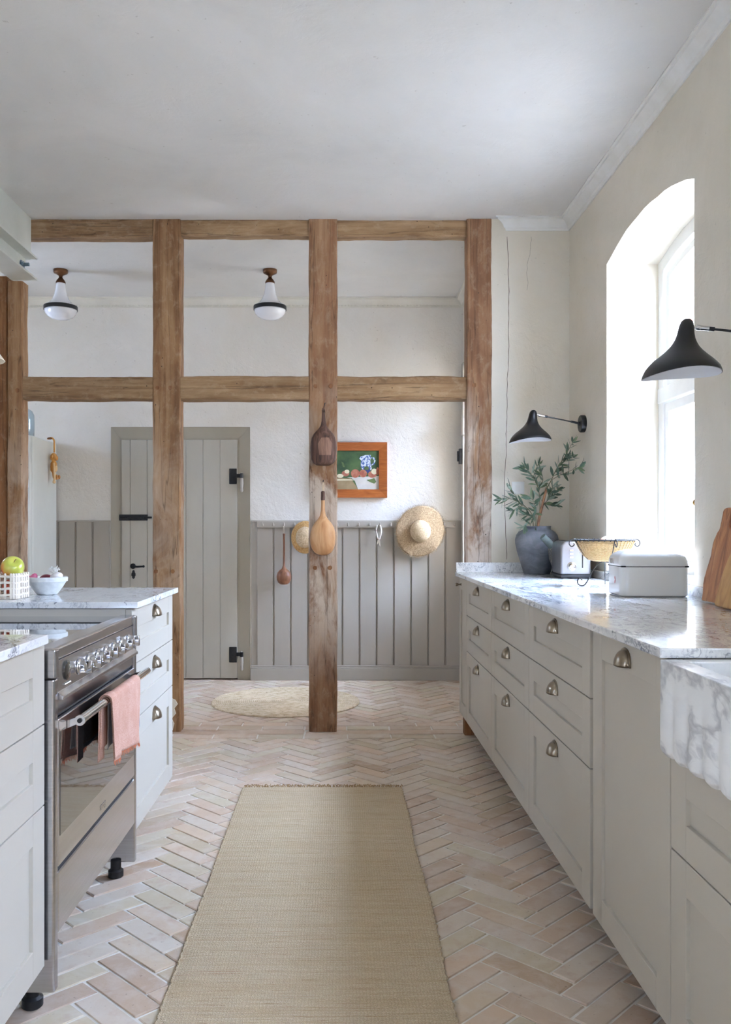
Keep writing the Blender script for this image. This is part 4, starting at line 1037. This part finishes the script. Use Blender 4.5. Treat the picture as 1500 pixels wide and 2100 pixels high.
# ================================================================ WALL LAMPS
def sconce(label, c, wall, yaw=0):
    """c: centre of the shade rim; wall: (x, y, z) of the wall plate centre"""
    t = thing('wall_lamp', label, 'lamp', wall, 'black wall lamps on swing arms')
    cx, cyy, cz = c
    prof = [(.0005,.184),(.010,.182),(.017,.175),(.0212,.163),(.0232,.150),(.0252,.137),(.029,.122),(.035,.109),(.043,.096),(.0545,.083),(.070,.069),(.086,.056),(.099,.041),(.108,.027),(.1135,.012),(.116,.0)]
    def mk(off, zo=0):
        bm = B(); lathe(bm, [(max(r_-off, .0004), z-off*.4+zo if r_ > .03 else z-off) for r_, z in prof], 56, (0,0,0), caps=False)
        for v_ in bm.verts:
            h = v_.co.z; v_.co.x += .10*h+.018*math.sin(min(h/.184, 1)*PI)*-1*0
            rr = max(0, 1-h/.05); v_.co.z += rr*(.007*(1+v_.co.x/.116)+.012*(v_.co.y/.116)**2)
            v_.co += Vector((cx, cyy, cz))
        return bm
    s = finish('lamp_shade', mk(0), M['black'], t, smooth=180)
    finish('shade_lining', mk(.0022, -.0002), M['whiteshade'], s, smooth=180)['label'] = 'white painted inside of the shade'
    bm = B(); ball(bm, (cx+.012, cyy, cz+.075), .024, 16, (1,1,1.3)); finish('bulb', bm, M['opal'], t, smooth=180)
    p0 = Vector((cx+.036, cyy, cz+.158)); w = Vector(wall); e = w+Vector((-.03, 0, .003)); d = (e-p0).normalized()
    bm = B(); tube(bm, [p0, p0+d*.012], .005, 10); tube(bm, [p0+d*.010, p0+d*.020], .0085, 12); tube(bm, [p0+d*.021, p0+d*.046], .0075, 12); finish('swivel_joint', bm, M['chrome'], t, smooth=40)
    bm = B(); tube(bm, [p0+d*.045, p0+d*.062], .0065, 10); tube(bm, [p0+d*.06, e-d*.04], .0038, 10); tube(bm, [e-d*.045, e], .0065, 10); finish('arm', bm, M['black'], t, smooth=40)
    bm = B(); lathe(bm, [(.047, 0), (.048, .004), (.048, .022), (.045, .026)], 40, wall, mat=Matrix.Rotation(R(-90), 3, 'Y')); ball(bm, w+Vector((-.030, 0, .002)), .010, 12); finish('wall_plate', bm, M['black'], t, smooth=40)
sconce('black bell-shaped wall lamp above the olive branches, far one of the two', (1.060, 4.83, 1.677), (XR, 4.83, 1.784))
sconce('black bell-shaped wall lamp in front of the window, near one at the right edge', (1.042, 2.65, 1.657), (XR, 2.60, 1.772))
# pendant at the left edge
t = thing('pendant_lamp', 'cream cone-shaded pendant lamp just entering the frame on the left', 'lamp', (-1.385, 3.3, 1.85))
bm = B(); lathe(bm, [(.025,.115),(.030,.11),(.108,.002),(.110,0)], 40, (-1.385, 3.3, 1.842), caps=False); finish('lamp_shade', bm, M['cream'], t, smooth=40, solid=.003)
bm = B(); tube(bm, [(-1.385, 3.3, 1.95), (-1.385, 3.3, H)], .003, 8); finish('cable', bm, M['black'], t)
bm = B(); lathe(bm, [(.026,.11),(.026,.15),(.010,.165)], 20, (-1.385, 3.3, 1.842)); finish('lamp_holder', bm, M['brass'], t, smooth=40)
bm = B(); lathe(bm, [(.045,0),(.045,-.02),(.01,-.03)], 24, (-1.385, 3.3, H)); finish('ceiling_rose', bm, M['brass'], t, smooth=40)

# ================================================================ RIGHT WORKTOP OBJECTS
ZC = ZW+.0005
# vase
k = N('clay_vase'); v = k.mp((1,1,1.6)); n1 = k.noise(v, 7, 7, .65, .6)
k.base(k.ramp(n1, [(.3, srgb(84,86,92)), (.5, srgb(112,115,122)), (.66, srgb(138,140,144)), (.8, srgb(104,92,92))])); k.set(.65, spec=.3); k.bump(n1, .4, .005); k.bump(k.noise(v, 60, 4), .3, .002)
c = (1.128, 4.965, ZC)
bm = B(); pr = [(.003,0),(.070,0),(.076,.006),(.086,.04),(.100,.085),(.113,.130),(.121,.170),(.122,.195),(.116,.220),(.102,.238),(.086,.247),(.078,.251),(.077,.262),(.080,.268),(.077,.272),(.068,.270),(.066,.255),(.085,.235),(.100,.19),(.09,.10),(.06,.012),(.003,.010)]
lathe(bm, pr, 48, c, caps=False)
for v_ in bm.verts: v_.co += noise.noise_vector(v_.co*9)*.0022
tag(finish('clay_vase', bm, k.m, smooth=180), 'large rough grey clay vase in the far corner of the right worktop', 'vase')
# olive branches
t = thing('olive_branches', 'leafy olive branches standing in the grey clay vase', 'plant', (1.128, 4.965, ZC+.02))
Yp = 4.95
def A(px, py, dy=0): return at(px, py, Yp+dy)
M['twig'] = pm('twig_brown', srgb(120,82,56), srgb(158,112,78), 30, rough=.7, bump=.3, bscale=90); M['twig_green'] = pm('twig_green', srgb(128,124,92), srgb(108,104,76), 30, rough=.7)
stem = [Vector((1.105, 4.965, ZC+.015)), A(1104,1078), A(1112,1040), A(1122,1000)]
bm = B(); tube(bm, spline(stem, 6), [.0075]*12+[.007]*6+[.0068], 9); finish('main_stem', bm, M['twig'], t, smooth=50)
br = [[A(1120,1006), A(1131,985,-.01), A(1143,960,-.03), A(1158,938,-.08), A(1168,920,-.14), A(1175,908,-.18)],
      [A(1131,985,-.01), A(1148,975,-.05), A(1164,968,-.14), A(1180,962,-.24), A(1190,957,-.32)],
      [A(1143,960,-.03), A(1152,950,-.04), A(1164,944,-.08), A(1176,938,-.16)],
      [Vector((1.12, 4.96, ZC+.03)), A(1106,1070), A(1108,1040,.02), A(1106,1010,.02), A(1102,990,.02), A(1098,970,.02), A(1104,952,.02)],
      [A(1104,1000,.02), A(1094,978,.0), A(1084,965,-.01), A(1077,958,-.01)],
      [A(1106,1006,.02), A(1114,985,.04), A(1110,970,.04)],
      [Vector((1.11, 4.955, ZC+.03)), A(1094,1074), A(1090,1052,-.03), A(1074,1036,-.05), A(1056,1026,-.06), A(1040,1022,-.06), A(1030,1024,-.06)],
      [A(1064,1030,-.055), A(1056,1014,-.06), A(1046,1002,-.06)],
      [A(1074,1036,-.05), A(1064,1040,-.07), A(1054,1046,-.08)],
      [Vector((1.125, 4.97, ZC+.03)), A(1100,1066), A(1098,1045,-.06), A(1096,1030,-.08), A(1088,1020,-.09)],
      [A(1112,1040), A(1122,1028,.02), A(1134,1018,.02), A(1144,1006,.02)],
      [A(1114,1030), A(1124,1034,-.03), A(1138,1036,-.04)],
      [A(1126,1022,.01), A(1130,1010,-.01), A(1134,998,-.02)],
      [Vector((1.10, 4.95, ZC+.03)), A(1088,1076,-.03), A(1074,1080,-.05)],
      [Vector((1.12, 4.955, ZC+.03)), A(1098,1070,-.05), A(1090,1060,-.07), A(1080,1056,-.08)]]
LM = []
for nm, a, b in (('olive_leaf_dark', srgb(66,88,70), srgb(88,108,84)), ('olive_leaf_silver', srgb(128,144,126), srgb(148,160,140)), ('olive_leaf_green', srgb(96,118,84), srgb(118,136,98))):
    LM.append(pm(nm, a, b, 30, rough=.5))
rnd = random.Random(21)
bf = B()
def leaf(bm, p, d, L_, w, mi):
    d = d.normalized(); n_ = Vector((rnd.uniform(-1,1), rnd.uniform(-1,1), rnd.uniform(-1,1))); s = d.cross(n_).normalized(); up = s.cross(d)
    bend = rnd.uniform(-.25, .25); rows = []
    for i in range(7):
        u = i/6; wd = w*math.sin(PI*min(max(u*.94+.03, 0), 1))**.8; cc = p+d*L_*u+up*bend*L_*u*u
        rows.append([cc-s*wd, cc+up*wd*.25, cc+s*wd])
    grid(bm, rows, mi=mi)
for j, pts in enumerate(br):
    sp_ = spline(pts, 6); n_ = len(sp_)
    bm = B(); tube(bm, sp_, [.0030-.0020*i/n_ for i in range(n_)] if j in (0, 3, 6) else [.0020-.0012*i/n_ for i in range(n_)], 5); finish('branch', bm, M['twig_green'], t)
    st = {0: 8, 1: 5, 3: 16, 6: 12, 9: 8}.get(j, 2)
    for i in range(st, n_, 2 if j in (0,) else 2):
        d = (sp_[min(i+1, n_-1)]-sp_[i-1]).normalized()
        for q in range(2 if rnd.random() < .8 else 1):
            a = rnd.uniform(0, 2*PI); o_ = d.orthogonal().normalized(); o_ = Matrix.Rotation(a+q*PI, 3, d) @ o_
            leaf(bf, sp_[i], d*rnd.uniform(.5, 1.1)+o_*rnd.uniform(.6, 1.1), rnd.uniform(.040, .074), rnd.uniform(.0055, .0088), rnd.choice([0,0,0,1,2]))
    for q in range(3): leaf(bf, sp_[-1], (sp_[-1]-sp_[-3]).normalized()+Vector((rnd.uniform(-.6,.6), rnd.uniform(-.6,.6), rnd.uniform(-.6,.6))), rnd.uniform(.035, .055), .006, rnd.choice([0,1,2]))
finish('leaves', bf, LM, t, smooth=180)
# socket behind plant
t = thing('wall_socket', 'white socket plate on the plaster behind the olive branches', 'socket', (1.06, 5.145, 1.44))
mb('plate', M['white'], t, (1.020, 1.095, 5.142, 5.1495, 1.405, 1.480), bevel=.003)
mb('rocker', M['white'], t, (1.042, 1.073, 5.139, 5.1425, 1.425, 1.460), bevel=.001)
# mortar + pestle
k = N('granite'); v = k.mp(); vo = k.noise(v, 160, 3, .7); k.base(k.ramp(vo, [(.4, srgb(58,58,58)), (.55, srgb(92,90,86)), (.66, srgb(140,138,132))])); k.set(.7); k.bump(vo, .3, .001); gran = k.m
c = (1.215, 4.80, ZC)
bm = B(); lathe(bm, [(a_, b_*.9) for a_, b_ in [(.003,0),(.046,0),(.050,.006),(.048,.018),(.036,.026),(.034,.040),(.044,.066),(.056,.100),(.061,.135),(.062,.160),(.059,.166),(.052,.164),(.050,.12),(.036,.07),(.003,.055)]], 36, c, caps=False); tag(finish('mortar', bm, gran, smooth=45), 'dark grey granite mortar between the clay vase and the toaster', 'mortar')
bm = B(); p = Vector((1.117, 4.775, ZC+.214)); q = Vector((1.245, 4.805, ZC+.088)); tube(bm, [p+(p-q).normalized()*.004, p, p.lerp(q, .35), p.lerp(q, .75), q], [.012, .019, .021, .024, .026], 20); tag(finish('pestle', bm, pm('pestle_stone', srgb(104,118,116), srgb(122,134,130), 40, rough=.5), smooth=50), 'green-grey stone pestle leaning in the mortar', 'pestle')
# toaster (local coords, rotated)
t = thing('toaster', 'brushed steel toaster with a dial, beside the mortar on the right worktop', 'toaster', (1.225, 4.60, ZC), rot=(0, 0, R(-4)))
bm = B(); w, d = .076, .135; rows = []
pr = []
for i in range(9): a = PI/2*i/8; pr.append((w-.028+.028*math.cos(a), .155+.038*math.sin(a)))
prof = [(w, .018), (w+.001, .10)]+pr
prof = prof+[(-x, z) for x, z in reversed(prof)]
prism(bm, prof, lambda u, v, k: (u, -d+k*2*d, v)); finish('shell', bm, M['steel_soft'], t, bevel=.012, segs=4, smooth=35)
mb('base', M['rubber'], t, (-w-.002, w+.002, -d-.002, d+.002, .004, .020), bevel=.004)
mb('lever_slot', M['dark'], t, (.030, .036, -d-.0015, -d+.004, .055, .160), bevel=.0005)
mb('lever', M['chrome'], t, (.018, .050, -d-.014, -d-.001, .130, .137), bevel=.002)
bm = B(); lathe(bm, [(.019,0),(.019,.010),(.014,.014),(.013,.020),(.002,.021)], 30, (-.022, -d-.001, .062), mat=Matrix.Rotation(R(90), 3, 'X')); finish('dial', bm, M['chrome'], t, smooth=40)
bm = B(); lathe(bm, [(.024,0),(.024,.003),(.019,.004)], 30, (-.022, -d-.0005, .062), mat=Matrix.Rotation(R(90), 3, 'X')); finish('dial_ring', bm, M['steel_dark'], t, smooth=40)
for i in range(3): mb('button', M['chrome'], t, (-.033, -.013, -d-.005, -d+.001, .104+.018*i, .114+.018*i), bevel=.002)
mb('bread_slot', M['dark'], t, (-.045, -.018, -.10, .10, .190, .1945), (.018, .045, -.10, .10, .190, .1945), bevel=.0005)
# wire and wicker basket
cx, cyy = 1.190, 3.90; zr = 1.150
t = thing('wicker_bowl', 'wicker fruit bowl on a scrolled black wire stand behind the bread bin', 'bowl', (cx, cyy, ZC))
k = N('wicker'); v = k.mp((1,1,1)); 
wv = k.n('ShaderNodeTexWave', wave_type='BANDS', bands_direction='Z'); wv.inputs['Scale'].default_value = 70; wv.inputs['Distortion'].default_value = .8; k.l(v, wv.inputs[0])
sx_ = k.noise(v, 130, 2); k.base(k.mix(k.val(wv.outputs[1], .2, .8), srgb(150,112,62), k.ramp(sx_, [(.35, srgb(196,160,104)), (.65, srgb(226,196,142))]))); k.set(.6); k.bump(wv.outputs[1], .7, .003); wick = k.m
bm = B(); pr = [(.045,-.092),(.070,-.086),(.088,-.070),(.104,-.046),(.118,-.020),(.128,0.)]
lathe(bm, [(.003,-.094)]+pr, 60, (cx, cyy, zr), caps=False); finish('wicker_shell', bm, wick, t, smooth=180, solid=.004)
bm = B(); n_ = 44
for q in range(n_):
    a = 2*PI*q/n_; tube(bm, [(cx+(r_+.003)*math.cos(a), cyy+(r_+.003)*math.sin(a), zr+z) for r_, z in pr], .0016, 5)
finish('wicker_stake', bm, wick, t, smooth=180)
bm = B(); tube(bm, [(cx+.131*math.cos(2*PI*q/60), cyy+.131*math.sin(2*PI*q/60), zr+.001) for q in range(60)], .0028, 6, closed=True)
for q in range(34):
    a = 2*PI*q/34; p = Vector((cx+.131*math.cos(a), cyy+.131*math.sin(a), zr+.001)); tg = Vector((-math.sin(a)*.5, math.cos(a)*.5, 1)).normalized(); tube(bm, [p-tg*.007, p+tg*.007], .0018, 5)
finish('rim', bm, M['iron'], t, smooth=180)
for q in range(4):
    a = PI*q/2+R(2)
    def Lp(r_, z): return (cx+r_*math.cos(a), cyy+r_*math.sin(a), z)
    sc_ = spline([Lp(.128, zr), Lp(.142, zr+.005), Lp(.157, zr-.002), Lp(.160, zr-.018), Lp(.149, zr-.028), Lp(.138, zr-.021), Lp(.140, zr-.014)], 6)
    bm = B(); tube(bm, sc_, .0024, 6); tube(bm, [Lp(.131, zr), Lp(.118, zr-.026), Lp(.100, zr-.056), Lp(.078, zr-.082), Lp(.01, zr-.096)], .0022, 6); finish('scroll_handle', bm, M['iron'], t, smooth=180)
for q in range(3):
    a = R(180+120*q+12)
    def Lp(r_, z): return (cx+r_*math.cos(a), cyy+r_*math.sin(a), z)
    bm = B(); tube(bm, spline([Lp(.004, zr-.096), Lp(.030, zr-.104), Lp(.058, zr-.135), Lp(.080, zr-.175), Lp(.098, ZC+.006), Lp(.116, ZC+.0035), Lp(.130, ZC+.012), Lp(.131, ZC+.028), Lp(.119, ZC+.036), Lp(.110, ZC+.028)], 6), .0026, 6); finish('leg', bm, M['iron'], t, smooth=180)
# egg in the basket
bm = B(); ball(bm, (cx+.010, cyy-.01, zr-.010), .029, 24, (1.25, 1, 1)); tag(finish('egg', bm, pm('eggshell', srgb(232,196,176), srgb(238,210,194), 20, rough=.5), smooth=180), 'pinkish egg peeping over the rim of the wicker bowl', 'egg')
# bread bin
t = thing('bread_bin', 'glossy off-white enamel bread bin on the worktop below the window', 'bread bin', (1.190, 3.36, ZC), rot=(0, 0, R(-3)))
def rrect(hx_, hy_, r_, n_=7):
    out = []
    for sx_, sy_, a0 in ((1,1,0),(-1,1,90),(-1,-1,180),(1,-1,270)):
        for i in range(n_+1): a = R(a0+90*i/n_); out.append((sx_*(hx_-r_)+r_*math.cos(a), sy_*(hy_-r_)+r_*math.sin(a)))
    return out
def loft(bm, secs):
    vv = grid(bm, [[Vector((x, y, z)) for x, y in rrect(hx_, hy_, r_)] for hx_, hy_, r_, z in secs], False, True)
    for r_ in (vv[0], vv[-1]): bm.faces.new(r_)
HXX, HYY = .128, .105
bm = B(); loft(bm, [(HXX-.006, HYY-.006, .03, .001), (HXX-.001, HYY-.001, .035, .005), (HXX, HYY, .036, .012), (HXX, HYY, .036, .112)]); finish('body', bm, M['enamel'], t, smooth=40)
bm = B(); loft(bm, [(HXX, HYY, .036, .1145), (HXX+.0015, HYY+.0015, .037, .117), (HXX, HYY, .037, .135), (HXX-.003, HYY-.003, .038, .148), (HXX-.012, HYY-.012, .04, .160), (HXX-.03, HYY-.03, .04, .170), (HXX-.055, HYY-.055, .03, .176), (HXX-.09, HYY-.085, .01, .178)]); finish('lid', bm, M['enamel'], t, smooth=50)
mb('seam', M['dark'], t, (-HXX+.004, HXX-.004, -HYY+.004, HYY-.004, .111, .116), bevel=0)
mb('latch', M['chrome'], t, (-HXX-.010, -HXX+.001, -.014, .016, .122, .142), bevel=.003)
bm = B(); prism(bm, [(0,.014),(.0095,0),(0,-.014),(-.0095,0)], lambda u, v, k: (-HXX-.0012+k*.0012, -.02+u, .060+v)); lg = finish('emblem', bm, M['red'], t)
text('emblem_letter', 'W', .011, M['white'], lg, (-HXX-.0014, -.02, .0565), (R(90), 0, R(-90)), .0002)
# chopping boards, leaning on the wall
def board(name, label, m, outline, y0, lean, base_x, z0, th):
    """outline: (v along Y, w up the board); leans back towards the wall"""
    bm = B(); ca, sa = math.cos(lean), math.sin(lean)
    prism(bm, outline, lambda u, w_, k: (base_x+w_*sa+k*th*ca, y0+u, z0+w_*ca-k*th*sa+th*sa))
    return tag(finish(name, bm, m, bevel=.004, segs=3, smooth=40), label, 'chopping board')
out = [(.21,.03),(.20,.0),(-.20,.0),(-.23,.06),(-.215,.14),(-.21,.20),(-.18,.26),(-.12,.30),(-.05,.325),(-.035,.40),(.025,.41),(.035,.33),(.06,.30)]
rnd = random.Random(6)
out2 = spline([(-.005,0,0),(.002,.03,0),(.012,.07,0),(.004,.12,0),(-.004,.16,0),(-.002,.20,0),(-.014,.235,0),(-.030,.255,0),(-.033,.29,0),(-.034,.322,0),(-.065,.330,0),(-.098,.322,0),(-.102,.28,0),(-.12,.255,0),(-.20,.245,0),(-.30,.21,0),(-.35,.12,0),(-.345,.03,0),(-.32,0,0)], 4)
out2 = [(p.x+rnd.uniform(-.0015,.0015), p.y) for p in out2]
board('chopping_board', 'darker wavy-edged chopping board leaning at the back against the right wall', M['board_a'], out2, 3.05, R(11.5), 1.268, ZC+.001, .022)
o3 = spline([(-.012,0,0),(.0,.012,0),(.002,.06,0),(-.004,.12,0),(-.018,.17,0),(-.045,.215,0),(-.09,.262,0),(-.16,.285,0),(-.24,.275,0),(-.30,.22,0),(-.325,.12,0),(-.32,.01,0),(-.30,0,0)], 4)
board('chopping_board', 'pale rounded chopping board leaning in front of the darker wavy-edged board', M['board_b'], [(p.x, p.y) for p in o3], 2.82, R(15), 1.213, ZC+.001, .022)

# ================================================================ LEFT WORKTOP OBJECTS
# lattice basket
bx0, bx1, by0, by1 = -1.44, -1.165, 3.145, 3.275
t = thing('lattice_basket', 'cream ceramic lattice basket full of apples on the left worktop', 'basket', ((bx0+bx1)/2, (by0+by1)/2, ZC))
def rl(inset=0.):
    r_ = .022; out = []
    for (x, y, a0) in ((bx1-r_, by1-r_, 0), (bx0+r_, by1-r_, 90), (bx0+r_, by0+r_, 180), (bx1-r_, by0+r_, 270)):
        for i in range(5): a = R(a0+90*i/4); out.append(((x+(r_-inset)*math.cos(a)), (y+(r_-inset)*math.sin(a))))
    return out
def along(poly, step):
    out = []; n_ = len(poly)
    for i in range(n_):
        a, b = Vector(poly[i]), Vector(poly[(i+1) % n_]); d = (b-a).length; k_ = max(1, round(d/step))
        for q in range(k_): out.append(a+(b-a)*q/k_)
    return out
pl = along(rl(), .0105); 
bm = B()
for j in range(4):
    z = ZC+.016+.022*j; flare = 1+.02*j
    tube(bm, [(p.x+(.0025 if (i+j) % 2 else -.0025)*0, p.y, z+.0016*math.sin(i*.9+j)) for i, p in enumerate(pl)], .0048, 8, closed=True)
box(bm, bx0+.008, bx1-.008, by0+.008, by1-.008, ZC, ZC+.008)
finish('lattice_ring', bm, M['ceramic'], t, smooth=50)
pv = along(rl(), .0215); bm = B()
for p in pv: tube(bm, [(p.x, p.y, ZC+.002), (p.x, p.y, ZC+.05), (p.x, p.y, ZC+.090), (p.x, p.y, ZC+.094)], [.0050,.0048,.0048,.003], 8)
finish('lattice_strand', bm, M['ceramic'], t, smooth=50)
# apples
k = N('apple_skin'); v = k.mp(); sp = k.n('ShaderNodeSeparateXYZ'); k.l(v, sp.inputs[0])
f = k.math('ADD', k.math('MULTIPLY', sp.outputs[2], -11), k.math('MULTIPLY', k.noise(v, 16, 3), 1.35)); f = k.math('ADD', f, k.math('MULTIPLY', sp.outputs[0], -9))
k.base(k.mix(k.val(k.noise(v, 150, 2), .66, .74, 0, .35), k.ramp(f, [(.25, srgb(196,200,84)), (.55, srgb(214,204,92)), (.75, srgb(228,170,84)), (.95, srgb(206,92,72))]), srgb(232,226,160))); k.set(.28, spec=.5, coat=.3); app = k.m
k = N('apple_skin_red'); v = k.mp(); k.base(k.ramp(k.noise(k.mp((1,1,.3)), 30, 4), [(.3, srgb(188,54,48)), (.55, srgb(214,94,62)), (.75, srgb(224,176,92))])); k.set(.28, coat=.3); appr = k.m
def apple(c, r_, m, label, tilt=(0,0,0)):
    o = thing('apple', label, 'apple', c, 'apples in the lattice basket', rot=tilt)
    bm = B(); rows = []
    pr_ = []
    for i in range(17):
        a = PI*i/16; rr = math.sin(a)**.9 if 0 < i < 16 else .02; z = math.cos(a)
        z = z*(.93) - .24*math.exp(-(rr/.30)**2)*(1 if z > 0 else -.5); pr_.append((rr*(1+.06*math.cos(a)), z))
    lathe(bm, [(a*r_, b*r_) for a, b in reversed(pr_)], 28, (0,0,0)); finish('flesh', bm, m, o, smooth=180)
    bm = B(); tube(bm, [(0,0,r_*.62), (.001,0,r_*.9), (.004,.002,r_*1.12)], [.0014,.0012,.0016], 6); finish('stem', bm, M['twig'], o)
    return o
apple((-1.207, 3.215, ZC+.113), .0415, app, 'large yellow-green apple on top of the lattice basket, right one', (R(38), R(30), 0))
apple((-1.289, 3.212, ZC+.104), .039, app, 'green and red apple on top of the basket at the left edge of the photo', (R(10), R(-20), 0))
apple((-1.372, 3.212, ZC+.098), .038, appr, 'apple on the heap left of the frame edge', (0, R(12), 0))
lb = ['red apple inside the basket at its right end', 'red apple inside the basket, second from its right end', 'red apple inside the basket, third from its right end']
for i, x in enumerate((-1.212, -1.290, -1.366)): apple((x, 3.210, ZC+.040), .031, appr, lb[i], (R(20*i), R(15), 0))
# white bowl
c = (-1.140, 3.395, ZC)
bm = B(); lathe(bm, [(.003,.0),(.036,.0),(.040,.003),(.060,.030),(.071,.048),(.0725,.050),(.0775,.051),(.0785,.066),(.076,.069),(.071,.067),(.066,.050),(.045,.016),(.003,.008)], 48, c, caps=False)
tag(finish('mixing_bowl', bm, M['bowl'], smooth=40), 'white stoneware bowl with onions and garlic beside the apple basket', 'bowl')
def onion(c, r_, m, label, name, cat, sq=(1,1,.8), tip=.5, rt=(0,0,0)):
    o = thing(name, label, cat, c, rot=rt)
    bm = B(); pr_ = [(.02, -.8), (.5, -.72), (.88, -.4), (1, 0), (.9, .35), (.6, .62), (.28, .78), (.12, .95), (.05, .95+tip)]
    lathe(bm, [(a*r_, b*r_*sq[2]) for a, b in pr_], 24, (0,0,0)); finish('bulb', bm, m, o, smooth=180); return o
red = pm('red_onion_skin', srgb(92,34,44), srgb(130,52,66), 30, (1,1,.2), .3)
onion((-1.140, 3.385, ZC+.050), .031, red, 'dark red onion in the middle of the white bowl', 'red_onion', 'onion', rt=(R(60), R(20), 0))
onion((-1.186, 3.372, ZC+.064), .021, pm('shallot_skin', srgb(176,66,104), srgb(206,110,140), 25, (1,1,.2), .25), 'small pink shallot at the left rim of the white bowl', 'shallot', 'onion', rt=(0, R(-60), 0))
g = onion((-1.096, 3.372, ZC+.070), .025, pm('garlic_skin', srgb(240,236,230), srgb(224,216,210), 20, (1,1,.3), .5), 'white garlic bulb with curled roots at the right rim of the bowl', 'garlic_bulb', 'garlic', tip=.3, rt=(R(15), R(160), 0))
bm = B(); rnd = random.Random(31)
for q in range(12):
    a = 2*PI*q/12; r0 = .007; L_ = rnd.uniform(.014, .024)
    tube(bm, spline([(r0*math.cos(a), r0*math.sin(a), -.016), (r0*1.5*math.cos(a), r0*1.5*math.sin(a), -.016-L_*.6), ((r0*1.5+L_*.5)*math.cos(a), (r0*1.5+L_*.5)*math.sin(a), -.016-L_), ((r0+L_*.8)*math.cos(a+.4), (r0+L_*.8)*math.sin(a+.4), -.014-L_*.7)], 4), .0017, 5)
finish('roots', bm, M['enamel'], g, smooth=180)
# flowers at the left edge
vx, vy = -1.50, 3.50
bm = B(); lathe(bm, [(.003,0),(.045,0),(.055,.03),(.052,.08),(.036,.13),(.040,.15),(.036,.15),(.030,.13),(.045,.08),(.045,.03),(.003,.01)], 32, (vx, vy, ZC), caps=False)
tag(finish('flower_jug', bm, M['bowl'], smooth=50), 'pale jug holding the pink and white flower, mostly left of the frame', 'jug')
t = thing('cut_flowers', 'pink and white bloom with green leaf poking in at the left edge', 'flower', (vx, vy, ZC+.05))
bx, by, bz = -1.385, 3.45, 1.228
bm = B(); tube(bm, spline([(vx, vy, ZC+.02), (vx+.03, vy, ZC+.15), (vx+.09, vy-.03, 1.17), (bx, by, bz-.01)], 6), .0032, 7); finish('flower_stem', bm, LM[2], t, smooth=180)
pet = pm('petal', srgb(244,226,228), srgb(236,176,190), 40, rough=.6); rnd = random.Random(17)
bm = B()
for q in range(60):
    a = rnd.uniform(0, 2*PI); e = rnd.uniform(-.6, 1.4); d = Vector((math.cos(a)*math.cos(e), math.sin(a)*math.cos(e), math.sin(e))); s = d.orthogonal().normalized(); s = Matrix.Rotation(rnd.uniform(0, 6), 3, d) @ s; r_ = rnd.uniform(.018, .030); w_ = rnd.uniform(.006, .010)
    p = Vector((bx, by, bz)); rows = [[p+d*r_*u-s*w_*math.sin(PI*min(u+.12, 1)), p+d*r_*u*1.06, p+d*r_*u+s*w_*math.sin(PI*min(u+.12, 1))] for u in (.15, .5, .8, 1.)]
    grid(bm, rows)
finish('petals', bm, pet, t, smooth=180)
bm = B()
for d, L_ in (((.55, -.1, .85), .080), ((.2, 0, 1), .07), ((-.4, 0, .7), .08)):
    d = Vector(d).normalized(); s = Vector((.2, 1, 0)).cross(d).normalized()*.3+Vector((-.5,.2,.4)).normalized()*.7; s = (s-d*s.dot(d)).normalized(); p = Vector((bx-.012, by, bz+.004)); rows = []
    for i in range(9):
        u = i/8; w_ = .013*math.sin(PI*min(u*.95+.03, 1))**.8; rows.append([p+d*L_*u-s*w_, p+d*L_*u+Vector((0,.003,0)), p+d*L_*u+s*w_])
    grid(bm, rows)
finish('leaves', bm, pm('tulip_leaf', srgb(84,136,70), srgb(120,170,96), 20, rough=.4), t, smooth=180)
# pebble-sized dark crumb on the bricks
